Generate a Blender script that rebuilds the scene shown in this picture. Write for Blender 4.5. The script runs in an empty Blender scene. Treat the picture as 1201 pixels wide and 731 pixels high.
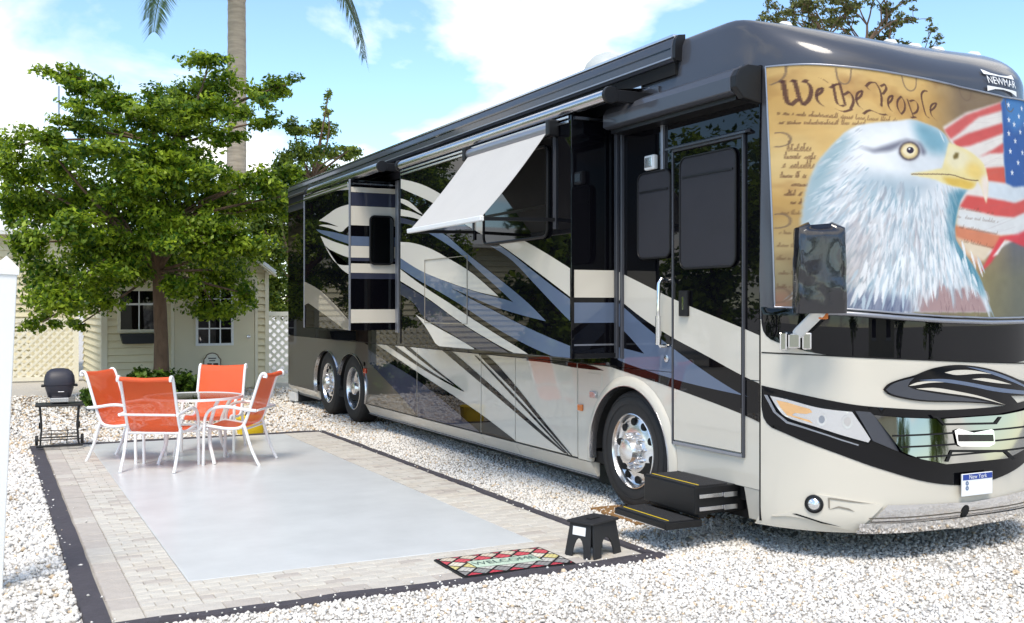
import bpy, bmesh, math, random
import numpy as np
from mathutils import Vector, Matrix
from mathutils.geometry import delaunay_2d_cdt

random.seed(7); RNG = np.random.default_rng(7)
R = math.radians
scene = bpy.context.scene
col = scene.collection

# ------------------------------------------------------------------ camera
FPX, CXP, HYP, CAMH = 1220.0, 600.5, 359.0, 1.75      # focal length and horizon measured on the 1201 x 731 photograph
TH = math.atan((CXP + 15.0) / FPX)                    # yaw to the right of the motorhome's long axis (+Y)
cam = bpy.data.cameras.new('camera')
cam_o = bpy.data.objects.new('camera', cam); col.objects.link(cam_o)
cam.sensor_width = 36.0; cam.lens = FPX / 1201.0 * 36.0
cam.shift_y = -(365.5 - HYP) / 1201.0
cam.clip_end = 3000; cam.clip_start = 0.05
cam_o.location = (0, 0, CAMH); cam_o.rotation_euler = (R(90), 0, -TH)
scene.camera = cam_o

# ------------------------------------------------------------------ sky, sun, exposure
SUN_EL, SUN_AZ = R(60), R(215)       # azimuth clockwise from +Y: high, from behind the camera
world = bpy.data.worlds.new('World'); scene.world = world; world.use_nodes = True
nt = world.node_tree; nt.nodes.clear()
def N(nt, t, **kw):
    n = nt.nodes.new(t)
    for k, v in kw.items(): setattr(n, k, v)
    return n
out = N(nt, 'ShaderNodeOutputWorld'); bg = N(nt, 'ShaderNodeBackground')
sky = N(nt, 'ShaderNodeTexSky', sky_type='NISHITA', sun_disc=False, sun_elevation=SUN_EL, sun_rotation=SUN_AZ,
        air_density=1.0, dust_density=0.15, ozone_density=4.0, altitude=1500)
tc = N(nt, 'ShaderNodeTexCoord'); sep = N(nt, 'ShaderNodeSeparateXYZ')
nt.links.new(tc.outputs['Generated'], sep.inputs[0])
add = N(nt, 'ShaderNodeMath', operation='ADD'); add.inputs[1].default_value = 0.34
nt.links.new(sep.outputs['Z'], add.inputs[0])
mx = N(nt, 'ShaderNodeMath', operation='MAXIMUM'); mx.inputs[1].default_value = 0.05
nt.links.new(add.outputs[0], mx.inputs[0])
comb = N(nt, 'ShaderNodeCombineXYZ')
for i, a in enumerate('XY'):
    d = N(nt, 'ShaderNodeMath', operation='DIVIDE')
    nt.links.new(sep.outputs[a], d.inputs[0]); nt.links.new(mx.outputs[0], d.inputs[1]); nt.links.new(d.outputs[0], comb.inputs[i])
comb.inputs[2].default_value = 13.7
no = N(nt, 'ShaderNodeTexNoise'); no.inputs['Scale'].default_value = 2.0; no.inputs['Detail'].default_value = 8
no.inputs['Roughness'].default_value = 0.52; no.inputs['Distortion'].default_value = 0.25
nt.links.new(comb.outputs[0], no.inputs['Vector'])
rmp = N(nt, 'ShaderNodeValToRGB'); rmp.color_ramp.elements[0].position = 0.485; rmp.color_ramp.elements[1].position = 0.61
nt.links.new(no.outputs['Fac'], rmp.inputs[0])
cm = N(nt, 'ShaderNodeMixRGB'); no2 = N(nt, 'ShaderNodeTexNoise'); no2.inputs['Scale'].default_value = 5.0; no2.inputs['Detail'].default_value = 5
nt.links.new(comb.outputs[0], no2.inputs['Vector'])
crm = N(nt, 'ShaderNodeValToRGB'); crm.color_ramp.elements[0].position = 0.35; crm.color_ramp.elements[1].position = 0.65
crm.color_ramp.elements[0].color = (3.9, 3.85, 3.75, 1); crm.color_ramp.elements[1].color = (5.9, 5.7, 5.4, 1)     # grey bellies and bright tops
nt.links.new(no2.outputs['Fac'], crm.inputs[0]); nt.links.new(crm.outputs[0], cm.inputs[2])
SKYTINT = N(nt, 'ShaderNodeMixRGB', blend_type='MULTIPLY'); SKYTINT.inputs[0].default_value = 1; SKYTINT.inputs[2].default_value = (0.90, 0.90, 0.82, 1)
nt.links.new(sky.outputs[0], SKYTINT.inputs[1])
nt.links.new(rmp.outputs[0], cm.inputs[0]); nt.links.new(SKYTINT.outputs[0], cm.inputs[1])
nt.links.new(cm.outputs[0], bg.inputs[0]); bg.inputs[1].default_value = 0.138
nt.links.new(bg.outputs[0], out.inputs[0])

sun = bpy.data.lights.new('sun', 'SUN'); sun_o = bpy.data.objects.new('sun', sun); col.objects.link(sun_o)
sun.energy = 1.45; sun.angle = R(22); sun.color = (1, 0.91, 0.78)
sd = Vector((math.sin(SUN_AZ) * math.cos(SUN_EL), math.cos(SUN_AZ) * math.cos(SUN_EL), math.sin(SUN_EL)))
sun_o.rotation_euler = (-sd).to_track_quat('-Z', 'Y').to_euler(); sun_o.location = (0, 0, 30)
vs = scene.view_settings
vs.view_transform = 'Standard'; vs.look = 'None'; vs.gamma = 1.0; vs.exposure = 1.32; vs.use_curve_mapping = False
scene.cycles.max_bounces = 8; scene.cycles.glossy_bounces = 5; scene.cycles.transparent_max_bounces = 12

# ------------------------------------------------------------------ photo measurements -> positions
FW = (math.sin(TH), math.cos(TH)); RT = (math.cos(TH), -math.sin(TH))
def ray(x, y):
    a = (x - CXP) / FPX
    return (FW[0] + a * RT[0], FW[1] + a * RT[1], -(y - HYP) / FPX)
def onX(x, y, X):
    d = ray(x, y); t = X / d[0]; return Vector((X, t * d[1], CAMH + t * d[2]))
def onY(x, y, Y):
    d = ray(x, y); t = Y / d[1]; return Vector((t * d[0], Y, CAMH + t * d[2]))
def onZ(x, y, Z=0.0):
    d = ray(x, y); t = (Z - CAMH) / d[2]; return Vector((t * d[0], t * d[1], Z))
def Zm(ox, oy, pts, s=6.0):                            # points read off an enlarged crop -> photo pixels
    return [(ox + x / s, oy + y / s) for x, y in pts]

# ------------------------------------------------------------------ materials
MATS = {}
def lin(r, g, b):
    f = lambda c: (c / 255) / 12.92 if c <= 10 else ((c / 255 + 0.055) / 1.055) ** 2.4
    return (f(r), f(g), f(b), 1)
def pmat(name, c, rough=0.5, metal=0.0, coat=0.0, var=0.0, vscale=4.0, bump=0.0, bscale=40.0, spec=0.5, c2=None, coat_rough=0.03, trans=0.0, stretch=None, emit=None, attr=None):
    m = bpy.data.materials.new(name); m.use_nodes = True; t = m.node_tree
    b = t.nodes['Principled BSDF']; b.inputs['Base Color'].default_value = (*c[:3], 1)
    b.inputs['Roughness'].default_value = rough; b.inputs['Metallic'].default_value = metal
    b.inputs['Coat Weight'].default_value = coat; b.inputs['Coat Roughness'].default_value = coat_rough
    b.inputs['Specular IOR Level'].default_value = spec
    co = N(t, 'ShaderNodeTexCoord'); mp = N(t, 'ShaderNodeMapping'); t.links.new(co.outputs['Object'], mp.inputs[0])
    if stretch: mp.inputs['Scale'].default_value = stretch
    if var > 0 or c2 is not None:
        n = N(t, 'ShaderNodeTexNoise'); n.inputs['Scale'].default_value = vscale; n.inputs['Detail'].default_value = 6; n.inputs['Roughness'].default_value = 0.6
        t.links.new(mp.outputs[0], n.inputs['Vector'])
        rp = N(t, 'ShaderNodeValToRGB'); rp.color_ramp.elements[0].position = 0.3; rp.color_ramp.elements[1].position = 0.7
        ca = c[:3]; cb = c2[:3] if c2 is not None else tuple(min(1, k * (1 - var)) for k in ca)
        rp.color_ramp.elements[0].color = (*cb, 1); rp.color_ramp.elements[1].color = (*ca, 1)
        t.links.new(n.outputs['Fac'], rp.inputs[0]); src = rp.outputs[0]
        if attr:
            at = N(t, 'ShaderNodeAttribute', attribute_name=attr); mu = N(t, 'ShaderNodeMixRGB', blend_type='MULTIPLY'); mu.inputs[0].default_value = 1
            t.links.new(src, mu.inputs[1]); t.links.new(at.outputs['Color'], mu.inputs[2]); src = mu.outputs[0]
        t.links.new(src, b.inputs['Base Color'])
    if bump > 0:
        n = N(t, 'ShaderNodeTexNoise'); n.inputs['Scale'].default_value = bscale; n.inputs['Detail'].default_value = 4
        t.links.new(mp.outputs[0], n.inputs['Vector'])
        bp = N(t, 'ShaderNodeBump'); bp.inputs['Strength'].default_value = bump; bp.inputs['Distance'].default_value = 0.02
        t.links.new(n.outputs['Fac'], bp.inputs['Height']); t.links.new(bp.outputs[0], b.inputs['Normal'])
    if trans: b.inputs['Transmission Weight'].default_value = trans
    if emit: b.inputs['Emission Color'].default_value = (*emit[:3], 1); b.inputs['Emission Strength'].default_value = emit[3]
    MATS[name] = m; return m

def leafmat(name, dark, light, transl=0.35):
    m = bpy.data.materials.new(name); m.use_nodes = True; t = m.node_tree
    b = t.nodes['Principled BSDF']; o = t.nodes['Material Output']
    at = N(t, 'ShaderNodeAttribute', attribute_name='lc'); rp = N(t, 'ShaderNodeValToRGB')
    rp.color_ramp.elements[0].color = (*dark, 1); rp.color_ramp.elements[1].color = (*light, 1)
    t.links.new(at.outputs['Fac'], rp.inputs[0]); t.links.new(rp.outputs[0], b.inputs['Base Color'])
    b.inputs['Roughness'].default_value = 0.45; b.inputs['Specular IOR Level'].default_value = 0.35
    tr = N(t, 'ShaderNodeBsdfTranslucent'); t.links.new(rp.outputs[0], tr.inputs[0])
    mxs = N(t, 'ShaderNodeMixShader'); mxs.inputs[0].default_value = transl
    t.links.new(b.outputs[0], mxs.inputs[1]); t.links.new(tr.outputs[0], mxs.inputs[2]); t.links.new(mxs.outputs[0], o.inputs[0])
    MATS[name] = m; return m

pmat('ground', lin(206, 202, 195), 0.95, var=0.35, vscale=60, bump=0.6, bscale=110, c2=lin(168, 163, 156))
pmat('stone', lin(240, 237, 232), 0.9, var=0.12, vscale=0.8, c2=lin(224, 219, 210), attr='sc')
pmat('deck', lin(211, 214, 214), 0.32, var=0.13, vscale=2.3, bump=0.05, bscale=45, spec=0.45)
for i, c in enumerate([(204, 199, 189), (200, 194, 184), (207, 202, 191), (188, 180, 171), (202, 195, 183)]):
    pmat('paver%d' % i, lin(*c), 0.85, var=0.16, vscale=9, bump=0.35, bscale=70)
pmat('mortar', lin(172, 166, 156), 0.95, var=0.2, vscale=20)
pmat('edging', lin(74, 70, 76), 0.75, var=0.25, vscale=14, bump=0.3, bscale=60)
# motorhome
pmat('cream', lin(208, 202, 189), 0.28, 0.0, 1.0, coat_rough=0.02, spec=0.0)
pmat('black', (0.003, 0.003, 0.0045), 0.25, 0.0, 0.72, coat_rough=0.012, spec=0.0)
pmat('slate', lin(74, 76, 83), 0.42, 0.25, 0.6, coat_rough=0.10, spec=0.1)
pmat('blue', lin(98, 112, 136), 0.35, 0.15, 1.0, coat_rough=0.02, spec=0.0)
pmat('purple', lin(60, 63, 80), 0.35, 0.15, 1.0, coat_rough=0.02, spec=0.0)
pmat('taupe', lin(98, 92, 83), 0.35, 0.1, 1.0, coat_rough=0.02, spec=0.0)
pmat('taupe_light', lin(142, 135, 123), 0.35, 0.1, 1.0, coat_rough=0.02, spec=0.0)
pmat('chrome', (0.82, 0.82, 0.83), 0.07, 1.0)
pmat('dark_chrome', (0.34, 0.34, 0.33), 0.05, 1.0)
pmat('alloy', (0.80, 0.80, 0.81), 0.22, 0.9)
pmat('silver', (0.62, 0.62, 0.64), 0.22, 1.0)
pmat('satin', lin(158, 160, 168), 0.35, 0.7)
pmat('rubber', (0.018, 0.018, 0.019), 0.7, bump=0.1, bscale=30, var=0.3, vscale=6)
pmat('blackplastic', (0.007, 0.007, 0.008), 0.42, spec=0.35)
pmat('darkvoid', (0.004, 0.004, 0.004), 0.9)
pmat('glass', (0.003, 0.0035, 0.004), 0.03, 0.0, 0.0, spec=0.5)
pmat('shade', lin(40, 40, 46), 0.75, var=0.15, vscale=5, bump=0.15, bscale=250, stretch=(1, 1, 1))
pmat('awning_fabric', lin(192, 189, 184), 0.8, var=0.05, vscale=3, bump=0.05, bscale=200)
pmat('vinylcover', (0.010, 0.010, 0.014), 0.2, bump=0.55, bscale=8, coat=0.8, coat_rough=0.08, stretch=(1, 1, 0.5))
pmat('dome_grey', lin(186, 190, 186), 0.4)
pmat('white_plastic', lin(232, 232, 230), 0.4, var=0.03)
pmat('lens_clear', (0.80, 0.81, 0.83), 0.12, 0.8, 1.0)
pmat('lens_amber', (0.75, 0.2, 0.03), 0.15, coat=1.0)
pmat('lens_soft_amber', (0.86, 0.50, 0.22), 0.12, 0.2, 1.0)
pmat('lens_red', (0.6, 0.06, 0.02), 0.15, coat=1.0)
pmat('tread_grip', (0.02, 0.02, 0.022), 0.9, bump=0.5, bscale=300)
pmat('yellow', lin(238, 202, 30), 0.5, var=0.06)
pmat('plate_white', lin(236, 238, 240), 0.5)
pmat('plate_blue', lin(28, 62, 150), 0.5)
pmat('print_dark', lin(84, 104, 96), 0.9)
pmat('print_grey', lin(110, 130, 160), 0.6)
pmat('wood', lin(150, 112, 66), 0.75, var=0.35, vscale=10, stretch=(1, 8, 8), bump=0.2)
# furniture
pmat('white_metal', lin(240, 240, 240), 0.35, coat=0.2, var=0.02)
pmat('grill_body', lin(44, 44, 54), 0.5, bump=0.04, bscale=120)
pmat('black_steel', (0.013, 0.013, 0.014), 0.5, var=0.2, vscale=9)
pmat('stool_black', (0.016, 0.016, 0.018), 0.55, bump=0.08, bscale=90)
# buildings
pmat('siding', lin(226, 219, 190), 0.7, var=0.07, vscale=1.5, c2=lin(212, 203, 172))
pmat('siding_grey', lin(232, 220, 184), 0.7, var=0.08, vscale=1.2)
pmat('trim', lin(232, 224, 198), 0.6, var=0.06, vscale=3)
pmat('door_paint', lin(224, 214, 184), 0.55, var=0.05, vscale=2)
pmat('lattice', lin(236, 232, 216), 0.6, var=0.08, vscale=4)
pmat('roof_white', lin(226, 226, 222), 0.5, var=0.08, vscale=4)
pmat('bark', lin(122, 98, 78), 0.9, var=0.5, vscale=9, bump=0.8, bscale=22, stretch=(1, 1, 0.35))
pmat('palm_bark', lin(192, 176, 156), 0.9, var=0.35, vscale=6, bump=0.5, bscale=18, stretch=(0.5, 0.5, 3.0))
pmat('concrete', lin(176, 170, 160), 0.9, var=0.2, vscale=8, bump=0.3)
leafmat('leaf', (0.030, 0.095, 0.006), (0.40, 0.52, 0.030), 0.45)
leafmat('leaf_bright', (0.04, 0.09, 0.008), (0.30, 0.36, 0.035), 0.4)
leafmat('leaf_dry', (0.05, 0.06, 0.012), (0.22, 0.23, 0.06), 0.35)
leafmat('leaf_shrub', (0.02, 0.06, 0.01), (0.17, 0.28, 0.03), 0.35)
leafmat('leaf_palm', (0.02, 0.05, 0.018), (0.09, 0.15, 0.05), 0.3)

def fabricmat(name, c):
    m = pmat(name, c, 0.65, var=0.06, vscale=6, bump=0.08, bscale=400); t = m.node_tree
    b = t.nodes['Principled BSDF']; o = t.nodes['Material Output']
    tr = N(t, 'ShaderNodeBsdfTranslucent'); tr.inputs[0].default_value = c
    tp = N(t, 'ShaderNodeBsdfTransparent')
    a = N(t, 'ShaderNodeMixShader'); a.inputs[0].default_value = 0.15
    d = N(t, 'ShaderNodeMixShader'); d.inputs[0].default_value = 0.10
    t.links.new(b.outputs[0], a.inputs[1]); t.links.new(tr.outputs[0], a.inputs[2])
    t.links.new(a.outputs[0], d.inputs[1]); t.links.new(tp.outputs[0], d.inputs[2]); t.links.new(d.outputs[0], o.inputs[0])
fabricmat('orange_sling', (0.82, 0.118, 0.027, 1))

def glasstop(name):
    m = bpy.data.materials.new(name); m.use_nodes = True; t = m.node_tree; o = t.nodes['Material Output']
    g = N(t, 'ShaderNodeBsdfGlossy'); g.inputs['Roughness'].default_value = 0.03
    tp = N(t, 'ShaderNodeBsdfTransparent'); tp.inputs[0].default_value = (0.72, 0.76, 0.75, 1)
    fr_ = N(t, 'ShaderNodeFresnel'); fr_.inputs[0].default_value = 1.5
    mxs = N(t, 'ShaderNodeMixShader'); t.links.new(fr_.outputs[0], mxs.inputs[0]); t.links.new(tp.outputs[0], mxs.inputs[1]); t.links.new(g.outputs[0], mxs.inputs[2])
    t.links.new(mxs.outputs[0], o.inputs[0]); MATS[name] = m
glasstop('table_glass')
def vcolmat(name, rough):
    m = bpy.data.materials.new(name); m.use_nodes = True; t = m.node_tree; b = t.nodes['Principled BSDF']
    at = N(t, 'ShaderNodeAttribute', attribute_name='print'); t.links.new(at.outputs['Color'], b.inputs['Base Color'])
    b.inputs['Roughness'].default_value = rough; b.inputs['Specular IOR Level'].default_value = 0.25
    n = N(t, 'ShaderNodeTexNoise'); n.inputs['Scale'].default_value = 3.0; n.inputs['Detail'].default_value = 3
    co = N(t, 'ShaderNodeTexCoord'); t.links.new(co.outputs['Object'], n.inputs['Vector'])
    bp = N(t, 'ShaderNodeBump'); bp.inputs['Strength'].default_value = 0.25; bp.inputs['Distance'].default_value = 0.03
    t.links.new(n.outputs['Fac'], bp.inputs['Height']); t.links.new(bp.outputs[0], b.inputs['Normal'])
    MATS[name] = m
vcolmat('mural_print', 0.7)
vcolmat('mat_print', 0.9)

# ------------------------------------------------------------------ mesh helpers
WL = {}
def wloc(o): return WL.get(o.name, Vector((0, 0, 0)))
def link_obj(o, parent=None):
    col.objects.link(o)
    if parent is not None: o.parent = parent
def empty(name, loc, rz=0.0, **tags):
    o = bpy.data.objects.new(name, None); col.objects.link(o); o.location = loc; o.rotation_euler = (0, 0, rz); o.empty_display_size = 0.2
    WL[o.name] = Vector(loc); tag(o, **tags); return o
def tag(o, label=None, cat=None, group=None, kind=None):
    if label: o['label'] = label
    if cat: o['category'] = cat
    if group: o['group'] = group
    if kind: o['kind'] = kind
    return o
class MB:
    def __init__(s): s.v = []; s.f = []
    def add(s, vs, fs):
        n = len(s.v); s.v += [tuple(v) for v in vs]; s.f += [tuple(i + n for i in f) for f in fs]; return s
    def box(s, a, b, M=None):
        x0, y0, z0 = a; x1, y1, z1 = b
        vs = [Vector(p) for p in ((x0, y0, z0), (x1, y0, z0), (x1, y1, z0), (x0, y1, z0), (x0, y0, z1), (x1, y0, z1), (x1, y1, z1), (x0, y1, z1))]
        if M is not None: vs = [M @ v for v in vs]
        return s.add(vs, [(0, 3, 2, 1), (4, 5, 6, 7), (0, 1, 5, 4), (1, 2, 6, 5), (2, 3, 7, 6), (3, 0, 4, 7)])
    def bar(s, p, q, w, t, up=(0, 0, 1)):             # rectangular bar between two points
        p, q = Vector(p), Vector(q); d = (q - p).normalized(); sx = d.cross(Vector(up))
        if sx.length < 1e-4: sx = d.cross(Vector((1, 0, 0)))
        sx.normalize(); uz = sx.cross(d)
        vs = [c + sx * a * w / 2 + uz * b * t / 2 for c in (p, q) for a, b in ((-1, -1), (1, -1), (1, 1), (-1, 1))]
        return s.add(vs, [(0, 1, 2, 3), (7, 6, 5, 4), (0, 4, 5, 1), (1, 5, 6, 2), (2, 6, 7, 3), (3, 7, 4, 0)])
    def tube(s, pts, r, n=8, caps=True):
        pts = [Vector(p) for p in pts]; k = len(pts); rs = r if isinstance(r, (list, tuple)) else [r] * k
        base = len(s.v); prev = None
        for i, p in enumerate(pts):
            d = (pts[min(i + 1, k - 1)] - pts[max(i - 1, 0)]).normalized()
            if prev is None:
                a = d.cross(Vector((0, 0, 1)) if abs(d.z) < 0.9 else Vector((1, 0, 0))).normalized()
            else:
                a = (prev - d * prev.dot(d))
                a = a.normalized() if a.length > 1e-6 else d.cross(Vector((1, 0, 0))).normalized()
            prev = a; b = d.cross(a)
            for j in range(n):
                t = 2 * math.pi * j / n; s.v.append(tuple(p + (a * math.cos(t) + b * math.sin(t)) * rs[i]))
        for i in range(k - 1):
            for j in range(n):
                j2 = (j + 1) % n; s.f.append((base + i * n + j, base + i * n + j2, base + (i + 1) * n + j2, base + (i + 1) * n + j))
        if caps:
            s.f.append(tuple(base + j for j in reversed(range(n)))); s.f.append(tuple(base + (k - 1) * n + j for j in range(n)))
        return s
    def cyl(s, p, q, r, n=16, r2=None): return s.tube([p, q], [r, r if r2 is None else r2], n)
    def lathe(s, prof, o, ax, n=32, closed=False):     # prof: (along axis, radius)
        o = Vector(o); ax = Vector(ax).normalized(); a = ax.cross(Vector((0, 0, 1)) if abs(ax.z) < 0.9 else Vector((1, 0, 0))).normalized(); b = ax.cross(a)
        base = len(s.v); k = len(prof)
        for h, r in prof:
            for j in range(n):
                t = 2 * math.pi * j / n; s.v.append(tuple(o + ax * h + (a * math.cos(t) + b * math.sin(t)) * r))
        m = k if closed else k - 1
        for i in range(m):
            i2 = (i + 1) % k
            for j in range(n):
                j2 = (j + 1) % n; s.f.append((base + i * n + j, base + i * n + j2, base + i2 * n + j2, base + i2 * n + j))
        return s
    def extr(s, poly, fn, d):                          # poly of 2-D points, fn(a,b,depth) -> 3-D
        n = len(poly); vs = [fn(a, b, 0) for a, b in poly] + [fn(a, b, d) for a, b in poly]
        fs = [tuple(range(n)), tuple(reversed(range(n, 2 * n)))] + [(i, i + n, (i + 1) % n + n, (i + 1) % n) for i in range(n)]
        return s.add(vs, fs)
    def build(s, name, mat, parent=None, world=True, loc=None, bevel=0.0, smooth=None, fix=True):
        me = bpy.data.meshes.new(name)
        off = wloc(parent) if (parent is not None and world) else Vector((0, 0, 0))
        if parent is None and loc is not None and world: off = Vector(loc)
        vs = [(x - off.x, y - off.y, z - off.z) for x, y, z in s.v] if off.length > 0 else s.v
        me.from_pydata(vs, [], s.f)
        if fix:
            bm = bmesh.new(); bm.from_mesh(me); bmesh.ops.recalc_face_normals(bm, faces=bm.faces); bm.to_mesh(me); bm.free()
        if smooth is not None:
            me.polygons.foreach_set('use_smooth', [True] * len(me.polygons)); me.set_sharp_from_angle(angle=R(smooth))
        me.materials.append(MATS[mat]); me.update()
        o = bpy.data.objects.new(name, me); link_obj(o, parent)
        if parent is None and loc is not None: o.location = loc
        WL[o.name] = off if parent is not None else Vector(loc or (0, 0, 0))
        if bevel > 0:
            b = o.modifiers.new('bevel', 'BEVEL'); b.width = bevel; b.segments = 2; b.limit_method = 'ANGLE'; b.angle_limit = R(40)
        return o
def npmesh(name, V, F, mat, loc=(0, 0, 0), parent=None, attrs=None, smooth=False):
    V = np.asarray(V, np.float32); F = np.asarray(F, np.int32); k = F.shape[1]
    me = bpy.data.meshes.new(name)
    me.vertices.add(len(V)); me.vertices.foreach_set('co', (V - np.array(loc, np.float32)).ravel())
    me.loops.add(F.size); me.loops.foreach_set('vertex_index', F.ravel())
    me.polygons.add(len(F)); me.polygons.foreach_set('loop_start', np.arange(0, F.size, k, dtype=np.int32))
    if smooth: me.polygons.foreach_set('use_smooth', np.ones(len(F), bool))
    me.update(calc_edges=True)
    for an, (ty, dat) in (attrs or {}).items():
        a = me.attributes.new(an, ty, 'POINT'); a.data.foreach_set('color' if ty == 'FLOAT_COLOR' else 'value', np.asarray(dat, np.float32).ravel())
    me.materials.append(MATS[mat]); o = bpy.data.objects.new(name, me); link_obj(o, parent)
    if parent is None: o.location = loc
    return o
def copy_tree(o, parent=None):
    c = o.copy(); col.objects.link(c)
    if parent is not None: c.parent = parent
    for ch in list(o.children): copy_tree(ch, c)
    return c
def cat_smooth(pts, it=2, closed=True, lim=50):        # corner cutting that keeps sharp corners
    for _ in range(it):
        n = len(pts); outp = []
        for i in range(n):
            p = pts[i]
            if not closed and i in (0, n - 1): outp.append(p); continue
            a, b = pts[i - 1], pts[(i + 1) % n]
            v1 = (p[0] - a[0], p[1] - a[1]); v2 = (b[0] - p[0], b[1] - p[1])
            l1, l2 = math.hypot(*v1), math.hypot(*v2)
            if l1 < 1e-9 or l2 < 1e-9: continue
            ang = math.degrees(math.acos(max(-1, min(1, (v1[0] * v2[0] + v1[1] * v2[1]) / (l1 * l2)))))
            if ang > lim or ang < 1: outp.append(p)
            else:
                outp.append((p[0] - v1[0] * .25, p[1] - v1[1] * .25)); outp.append((p[0] + v2[0] * .25, p[1] + v2[1] * .25))
        pts = outp
    return pts
def clip_rect(poly, a0, a1, b0, b1):
    def cl(P, ins, cut):
        o = []
        for i in range(len(P)):
            p, q = P[i - 1], P[i]
            if ins(q):
                if not ins(p): o.append(cut(p, q))
                o.append(q)
            elif ins(p): o.append(cut(p, q))
        return o
    def cx(v, k):
        def c(p, q):
            t = (v - p[k]) / (q[k] - p[k]); r = [p[0] + (q[0] - p[0]) * t, p[1] + (q[1] - p[1]) * t]; r[k] = v; return tuple(r)
        return c
    for k, lo, hi in ((0, a0, a1), (1, b0, b1)):
        if poly: poly = cl(poly, lambda p: p[k] >= lo, cx(lo, k))
        if poly: poly = cl(poly, lambda p: p[k] <= hi, cx(hi, k))
    out_ = []
    for p in poly:
        if not out_ or math.hypot(p[0] - out_[-1][0], p[1] - out_[-1][1]) > 1e-5: out_.append(p)
    return out_ if len(out_) > 2 else []
def rrect(a0, a1, b0, b1, r, n=5):
    pts = []
    for cx_, cy_, s in ((a1 - r, b1 - r, 0), (a0 + r, b1 - r, 90), (a0 + r, b0 + r, 180), (a1 - r, b0 + r, 270)):
        for i in range(n + 1):
            t = R(s + 90 * i / n); pts.append((cx_ + r * math.cos(t), cy_ + r * math.sin(t)))
    return pts
def text_mesh(name, body, size, fn, mat, parent, spacing=1.0):   # flat lettering laid on a surface by fn(a,b)
    cu = bpy.data.curves.new('lettering', 'FONT'); cu.body = body; cu.size = size; cu.align_x = 'CENTER'; cu.align_y = 'CENTER'; cu.space_character = spacing
    t = bpy.data.objects.new('lettering', cu); col.objects.link(t); bpy.context.view_layer.update()
    me = bpy.data.meshes.new_from_object(t.evaluated_get(bpy.context.evaluated_depsgraph_get())); bpy.data.objects.remove(t)
    off = wloc(parent)
    for v in me.vertices: v.co = Vector(fn(v.co.x, v.co.y)) - off
    me.materials.clear(); me.materials.append(MATS[mat]); o = bpy.data.objects.new(name, me); link_obj(o, parent); WL[o.name] = off; return o

# ------------------------------------------------------------------ ground, patio, gravel
g = MB().box((-600, -600, -0.5), (600, 900, 0.0)).build('ground', 'ground'); tag(g, kind='structure')
PX0, PX1, PY0, PY1 = 0.47, 4.18, 5.95, 14.12           # outer edge of the patio edging
DZ = 0.018                                             # top of deck and pavers
pat = MB().box((PX0 + .02, PY0 + .02, -0.05), (PX1 - .02, PY1 - .02, 0.008)).build('patio', 'mortar'); tag(pat, kind='structure')
BX0, BX1, BY0, BY1 = 1.13, 3.60, 6.76, 14.0
dk = MB().box((BX0, BY0, 0.0), (BX1, BY1, DZ)).build('painted_deck', 'deck', bevel=0.006); tag(dk, kind='structure')
def edging(name, label, a, b, seg, along):
    root = empty(name, ((a[0] + b[0]) / 2, (a[1] + b[1]) / 2, 0), label=label, cat='edging', group='dark edging strips round the patio')
    m = MB(); L = (b[1] - a[1]) if along == 'y' else (b[0] - a[0]); n = max(2, int(L / 0.25)); prof = []
    for i in range(n + 1):
        t = i / n; w = random.uniform(-.008, .008); h = 0.026 + random.uniform(-.005, .005)
        if along == 'y': prof.append([(a[0] + w, a[1] + L * t, 0), (a[0] + w + .008, a[1] + L * t, h), (b[0] + w * .5 - .008, a[1] + L * t, h), (b[0] + w * .5, a[1] + L * t, 0)])
        else: prof.append([(a[0] + L * t, a[1] + w, 0), (a[0] + L * t, a[1] + w + .008, h), (a[0] + L * t, b[1] + w * .5 - .008, h), (a[0] + L * t, b[1] + w * .5, 0)])
    base = [p for r in prof for p in r]; fs = []
    for i in range(n):
        for j in range(3): fs.append((i * 4 + j, i * 4 + j + 1, i * 4 + 5 + j, i * 4 + 4 + j))
    fs += [(0, 1, 2, 3), (n * 4, n * 4 + 1, n * 4 + 2, n * 4 + 3)]
    m.add(base, fs).build('strip', 'edging', root)
edging('edging_strip', 'dark grey edging along the left side of the patio, beside the gravel', (PX0, PY0 + .005, 0), (PX0 + .145, PY1, 0), .3, 'y')
edging('edging_strip', 'thin dark edging between the patio pavers and the gravel beside the motorhome', (PX1 - .085, PY0 + .1, 0), (PX1, PY1, 0), .3, 'y')
edging('edging_strip', 'dark edging along the near end of the patio under the doormat', (PX0 + .15, PY0, 0), (PX1 + .03, PY0 + .1, 0), .3, 'x')
edging('edging_strip', 'dark edging at the far end of the patio under the grill cart', (PX0 + .15, PY1 - .1, 0), (PX1 - .09, PY1, 0), .3, 'x')
cells = []
def field(x0, x1, y0, y1, w, d, off=True, tone=0):
    ny = round((y1 - y0) / d)
    for j in range(ny):
        ya, yb = y0 + (y1 - y0) * j / ny, y0 + (y1 - y0) * (j + 1) / ny
        x = x0 - (w / 2 if (off and j % 2) else 0)
        while x < x1 - 1e-6:
            a, b = max(x, x0), min(x + w, x1)
            if b - a > .03: cells.append((a, b, ya, yb, tone))
            x += w
SX0 = PX0 + .15
field(SX0 + .17, BX0, PY0 + .27, PY1 - .1, .17, .085)            # left field
field(SX0, SX0 + .17, PY0 + .11, PY1 - .1, .17, .24, False, 1)       # left soldier course
field(BX0, PX1 - .09, PY0 + .27, BY0, .17, .085)                   # near field
field(SX0 + .17, PX1 - .09, PY0 + .11, PY0 + .27, .22, .16, False, 1)
field(BX1, PX1 - .09, BY0, PY1 - .1, .22, .11)                    # right field
cells.sort(key=lambda c: math.hypot((c[0] + c[1]) / 2, (c[2] + c[3]) / 2))
shared = {}; rest = [MB() for _ in range(5)]
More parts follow.
